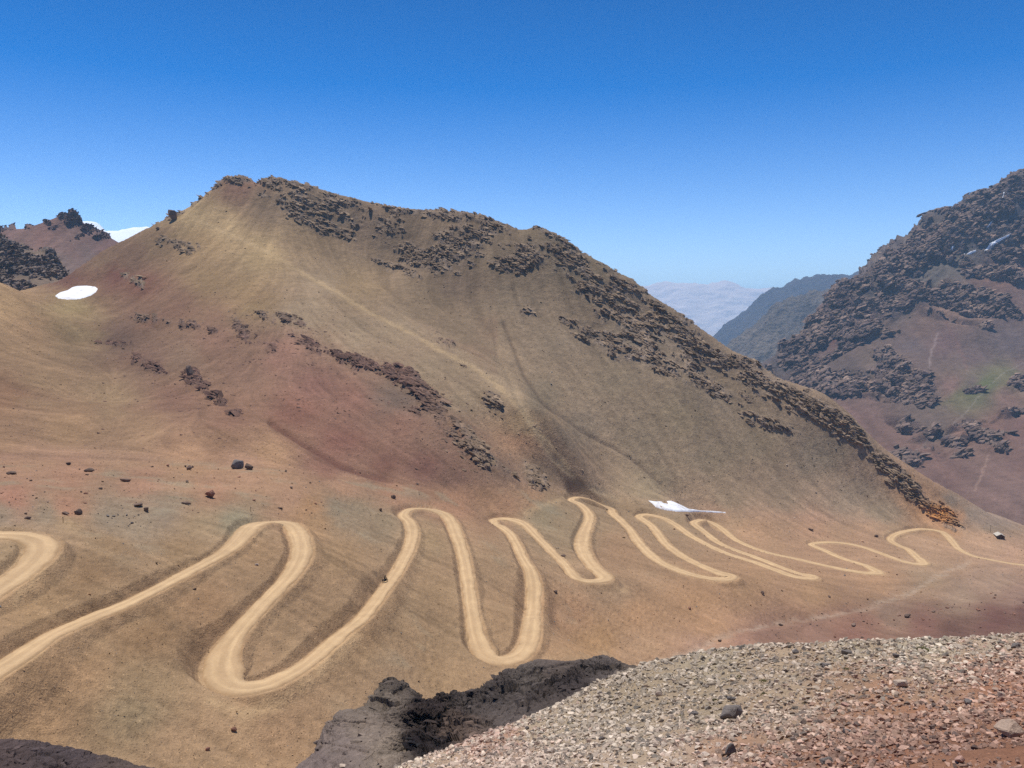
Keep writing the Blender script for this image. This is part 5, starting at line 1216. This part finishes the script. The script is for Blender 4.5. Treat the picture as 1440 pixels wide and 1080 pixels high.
bm = bmesh.new(); box(bm, (0, -.6, -.5), (6.0, 7.8, 1.1)); bmesh.ops.bevel(bm, geom=list(bm.edges), offset=.05, segments=1, affect='EDGES'); bm_obj('foundation', bm, m_conc, hut)
bm = bmesh.new(); box(bm, (.4, -4.24, .95), (1.0, .1, 2.0)); box(bm, (.4, -4.22, 2.0), (1.3, .14, .14)); dr = bm_obj('door', bm, m_wood, hut)
bm = bmesh.new(); box(bm, (.75, -4.33, .95), (.05, .08, .16)); bm_obj('handle', bm, m_dark, dr)
bm = bmesh.new(); box(bm, (-2.72, -.6, 1.4), (.1, 1.0, .8)); wd = bm_obj('window', bm, m_dark, hut)
bm = bmesh.new(); box(bm, (-2.74, -.6, .94), (.2, 1.3, .1)); bm_obj('sill', bm, m_conc, wd)
mast = empty('mast', hl + Vector((-1.5, 11.5, -2)), 0, 'thin dark mast standing just behind the refuge hut', 'mast')
bm = bmesh.new(); tube(bm, [(0, 0, -1), (0, 0, 9.5)], [.16, .10]); bm_obj('pole', bm, m_dark, mast)
bm = bmesh.new(); tube(bm, [(-.7, 0, 8.9), (.7, 0, 8.9)], .06); bm_obj('crossbar', bm, m_dark, mast)
for px, py, lb in ((88.7, 734.5, 'thin marker post behind the first hairpin bend at the left'), (352.5, 718.5, 'thin marker post above the second upper bend')):
    l, _, _ = cast(px, py)
    mp = empty('marker_post', l, 0, lb, 'marker post')
    bm = bmesh.new(); tube(bm, [(0, 0, -.3), (.03, 0, 1.15)], [.06, .05]); bm_obj('post', bm, m_wood, mp)
    bm = bmesh.new(); box(bm, (.02, -.03, 1.0), (.16, .03, .2)); bm_obj('plate', bm, m_dark, mp)

# ------------------------------------------------------------------ rider and motorcycle
ml, _, _ = cast(541.8, 818.8)
heading = math.radians(-32)
bike = empty('motorcycle', ml + Vector((0, 0, .02)), heading, 'dark motorcycle on the left edge of the dirt road under its rider', 'motorcycle')
m_tyre = plain_mat('tyre_rubber', (.02, .02, .02), grain=.05); m_paint = plain_mat('dark_paint', (.03, .03, .035), rough=.35, grain=.3, vary=.05, bump=.02); m_cloth = plain_mat('black_cloth', (.022, .022, .026), grain=.05); m_skin = plain_mat('skin', (.45, .28, .2), grain=.05, vary=.05)
for y in (-.72, .74):
    bm = bmesh.new(); ring = [(0, y + .31 * math.cos(a), .32 + .31 * math.sin(a)) for a in np.linspace(0, 2 * math.pi, 25)[:-1]]
    tube(bm, ring + [ring[0]], .055, 8); wh = bm_obj('wheel', bm, m_tyre, bike, True)
    bm = bmesh.new()
    tube(bm, [(-.07, y, .32), (.07, y, .32)], .06)
    for k in range(8): tube(bm, [(0, y, .32), (0, y + .26 * math.cos(k * .785), .32 + .26 * math.sin(k * .785))], .008, 4)
    bm_obj('spokes', bm, m_dark, wh)
bm = bmesh.new()
for s_ in (-.09, .09): tube(bm, [(s_, .74, .32), (s_, .48, 1.02)], .028)
bm_obj('fork', bm, m_dark, bike)
bm = bmesh.new(); tube(bm, [(-.38, .36, 1.1), (-.12, .47, 1.04), (.12, .47, 1.04), (.38, .36, 1.1)], .018); bm_obj('handlebar', bm, m_dark, bike)
bm = bmesh.new(); bmesh.ops.create_icosphere(bm, subdivisions=2, radius=1, matrix=Matrix.Translation((0, .16, .84)) @ Matrix.Diagonal((.16, .30, .16, 1))); bm_obj('fuel_tank', bm, m_paint, bike, True)
bm = bmesh.new(); box(bm, (0, -.35, .82), (.24, .72, .09)); bmesh.ops.bevel(bm, geom=list(bm.edges), offset=.03, segments=2, affect='EDGES'); bm_obj('seat', bm, m_cloth, bike)
bm = bmesh.new(); box(bm, (0, .05, .48), (.26, .42, .38)); tube(bm, [(0, .45, .95), (0, .2, .35), (0, -.3, .35), (0, -.72, .32)], .035); bmesh.ops.bevel(bm, geom=[e for e in bm.edges if e.calc_length() > .2], offset=.03, segments=1, affect='EDGES'); bm_obj('engine_and_frame', bm, m_dark, bike)
bm = bmesh.new(); tube(bm, [(0, .55, .95), (0, .62, .95)], [.09, .09], 12); bm_obj('headlight', bm, m_dark, bike)
for s_ in (-.3, .3):
    bm = bmesh.new(); box(bm, (s_, -.6, .7), (.2, .45, .36)); bmesh.ops.bevel(bm, geom=list(bm.edges), offset=.04, segments=1, affect='EDGES'); bm_obj('side_case', bm, m_dark, bike)
def skinned(name, joints, bones, mat, root=0, sub=2):
    me = bpy.data.meshes.new(name); me.from_pydata([j[:3] for j in joints], bones, []); o = bpy.data.objects.new(name, me); C.objects.link(o)
    md = o.modifiers.new('skin', 'SKIN'); 
    for i, j in enumerate(joints):
        me.skin_vertices[0].data[i].radius = (j[3], j[4] if len(j) > 4 else j[3]); me.skin_vertices[0].data[i].use_root = (i == root)
    o.modifiers.new('sub', 'SUBSURF').levels = sub; o.modifiers['sub'].render_levels = sub
    me.materials.append(mat); return o
def make_skin_layers(joints, bones, name, mat):
    me = bpy.data.meshes.new(name); me.from_pydata([j[:3] for j in joints], bones, []); o = bpy.data.objects.new(name, me); C.objects.link(o)
    bpy.context.view_layer.objects.active = o
    o.modifiers.new('skin', 'SKIN')
    if not me.skin_vertices: bpy.ops.mesh.customdata_skin_add()
    for i, j in enumerate(joints):
        me.skin_vertices[0].data[i].radius = (j[3], j[4] if len(j) > 4 else j[3]); me.skin_vertices[0].data[i].use_root = (i == 0)
    s = o.modifiers.new('sub', 'SUBSURF'); s.levels = 1; s.render_levels = 2
    me.materials.append(mat); return o
J = [(0, -.25, .98, .15, .13), (0, -.2, 1.18, .14, .11), (0, -.1, 1.40, .17, .12), (0, -.04, 1.54, .07), (0, .0, 1.66, .095, .11), (0, .02, 1.78, .07, .09)]
B = [(0, 1), (1, 2), (2, 3), (3, 4), (4, 5)]
for s_ in (-1, 1):
    b0 = len(J); J += [(s_ * .19, -.08, 1.45, .07), (s_ * .34, .08, 1.24, .05), (s_ * .36, .33, 1.14, .04), (s_ * .36, .38, 1.11, .045)]; B += [(2, b0), (b0, b0 + 1), (b0 + 1, b0 + 2), (b0 + 2, b0 + 3)]
    for q in range(4):
        f0 = len(J); J += [(s_ * (.33 + .022 * q), .415, 1.095, .011), (s_ * (.33 + .022 * q), .41, 1.06, .009)]; B += [(b0 + 3, f0), (f0, f0 + 1)]
    f0 = len(J); J += [(s_ * .315, .37, 1.07, .012)]; B += [(b0 + 3, f0)]
    b0 = len(J); J += [(s_ * .12, -.2, .94, .1), (s_ * .24, .16, .80, .075), (s_ * .22, .02, .40, .055), (s_ * .22, .14, .34, .045)]; B += [(0, b0), (b0, b0 + 1), (b0 + 1, b0 + 2), (b0 + 2, b0 + 3)]
rider = make_skin_layers(J, B, 'person', m_cloth); rider.location = bike.location; rider.rotation_euler = bike.rotation_euler
tag(rider, 'person in dark clothing and helmet riding along the dirt road', 'person')
bm = bmesh.new(); bmesh.ops.create_icosphere(bm, subdivisions=3, radius=1, matrix=Matrix.Translation((0, .01, 1.72)) @ Matrix.Diagonal((.135, .155, .15, 1))); bm_obj('helmet', bm, m_paint, rider, True)

# ------------------------------------------------------------------ cushion plants on the scree
m_leaf = plain_mat('cushion_leaves', (.17, .17, .05), grain=.02, vary=.35, use_info=True, bump=.2)
def cushion(seed):
    r = random.Random(seed); bm = bmesh.new()
    for i in range(900):
        a = r.uniform(0, 6.283); q = math.sqrt(r.random()); lob = 1 + .25 * math.sin(a * 3 + seed) + .15 * math.sin(a * 7)
        x, y = math.cos(a) * q * .5 * lob, math.sin(a) * q * .42 * lob; h = .20 * (1 - q * q) * (1 + .5 * math.sin(x * 14) * math.cos(y * 12))
        d = Vector((x * 1.6 + r.gauss(0, .35), y * 1.6 + r.gauss(0, .35), .8)).normalized(); s = Vector((r.gauss(0, 1), r.gauss(0, 1), r.gauss(0, .4))).normalized().cross(d).normalized() * .014
        p = Vector((x, y, h)); l = r.uniform(.035, .07)
        v = [bm.verts.new(p - s), bm.verts.new(p + s), bm.verts.new(p + d * l)]; bm.faces.new(v)
    c = bmesh.new(); c.free()
    return bm
cm = []
TU = [(1300, 916, 22, 'largest green cushion plant on the crest of the scree'), (1191, 942, 12, ''), (1039, 954, 13, ''), (1074, 977, 12, ''), (958, 1008, 10, ''), (950, 1058, 9, ''), (770, 1015, 7, ''), (804, 1019, 10, ''), (873, 1024, 10, ''), (774, 995, 9, ''), (687, 1076, 10, ''), (676, 1043, 8, ''), (828, 1023, 7, ''), (858, 1051, 8, ''), (863, 981, 8, ''), (1177, 970, 9, ''), (1006, 985, 9, ''), (1074, 959, 15, ''), (1100, 946, 8, ''), (940, 990, 7, ''), (1130, 990, 7, ''), (905, 1000, 7, ''), (1240, 940, 8, ''), (980, 955, 7, '')]
for i, (px, py, w, lb) in enumerate(TU):
    l, n, ob = cast(px, py)
    if ob is None: continue
    if i < 4: o = bm_obj('cushion_plant', cushion(i + 3), m_leaf); cm.append(o.data)
    else: o = bpy.data.objects.new('cushion_plant', cm[i % 4]); C.objects.link(o)
    s = w * l.y / F; o.location = l - Vector((0, 0, .01)); o.scale = (s, s, s); o.rotation_euler = (0, .25, rng.uniform(0, 6.28))
    tag(o, lb or 'small green cushion plant ' + near_mark(px, py), 'plant', None if lb else 'cushion plants on the scree')

# ------------------------------------------------------------------ the air
mh = bpy.data.materials.new('haze'); mh.use_nodes = True; nt = mh.node_tree; nt.nodes.clear()
ho = nt.nodes.new("ShaderNodeOutputMaterial"); pv = nt.nodes.new("ShaderNodeVolumePrincipled")
pv.inputs['Color'].default_value = (.44, .73, 1.0, 1); pv.inputs['Density'].default_value = 6.2e-5; pv.inputs['Anisotropy'].default_value = 0.0
nt.links.new(pv.outputs[0], ho.inputs['Volume'])
bm = bmesh.new(); bmesh.ops.create_cube(bm, size=1, matrix=Matrix.Translation((0, 0, -630)) @ Matrix.Diagonal((122000, 122000, 2920, 1)))
hz = bm_obj('haze', bm, mh); tag(hz, kind='stuff'); hz['label'] = 'thin blue haze in the valley air'
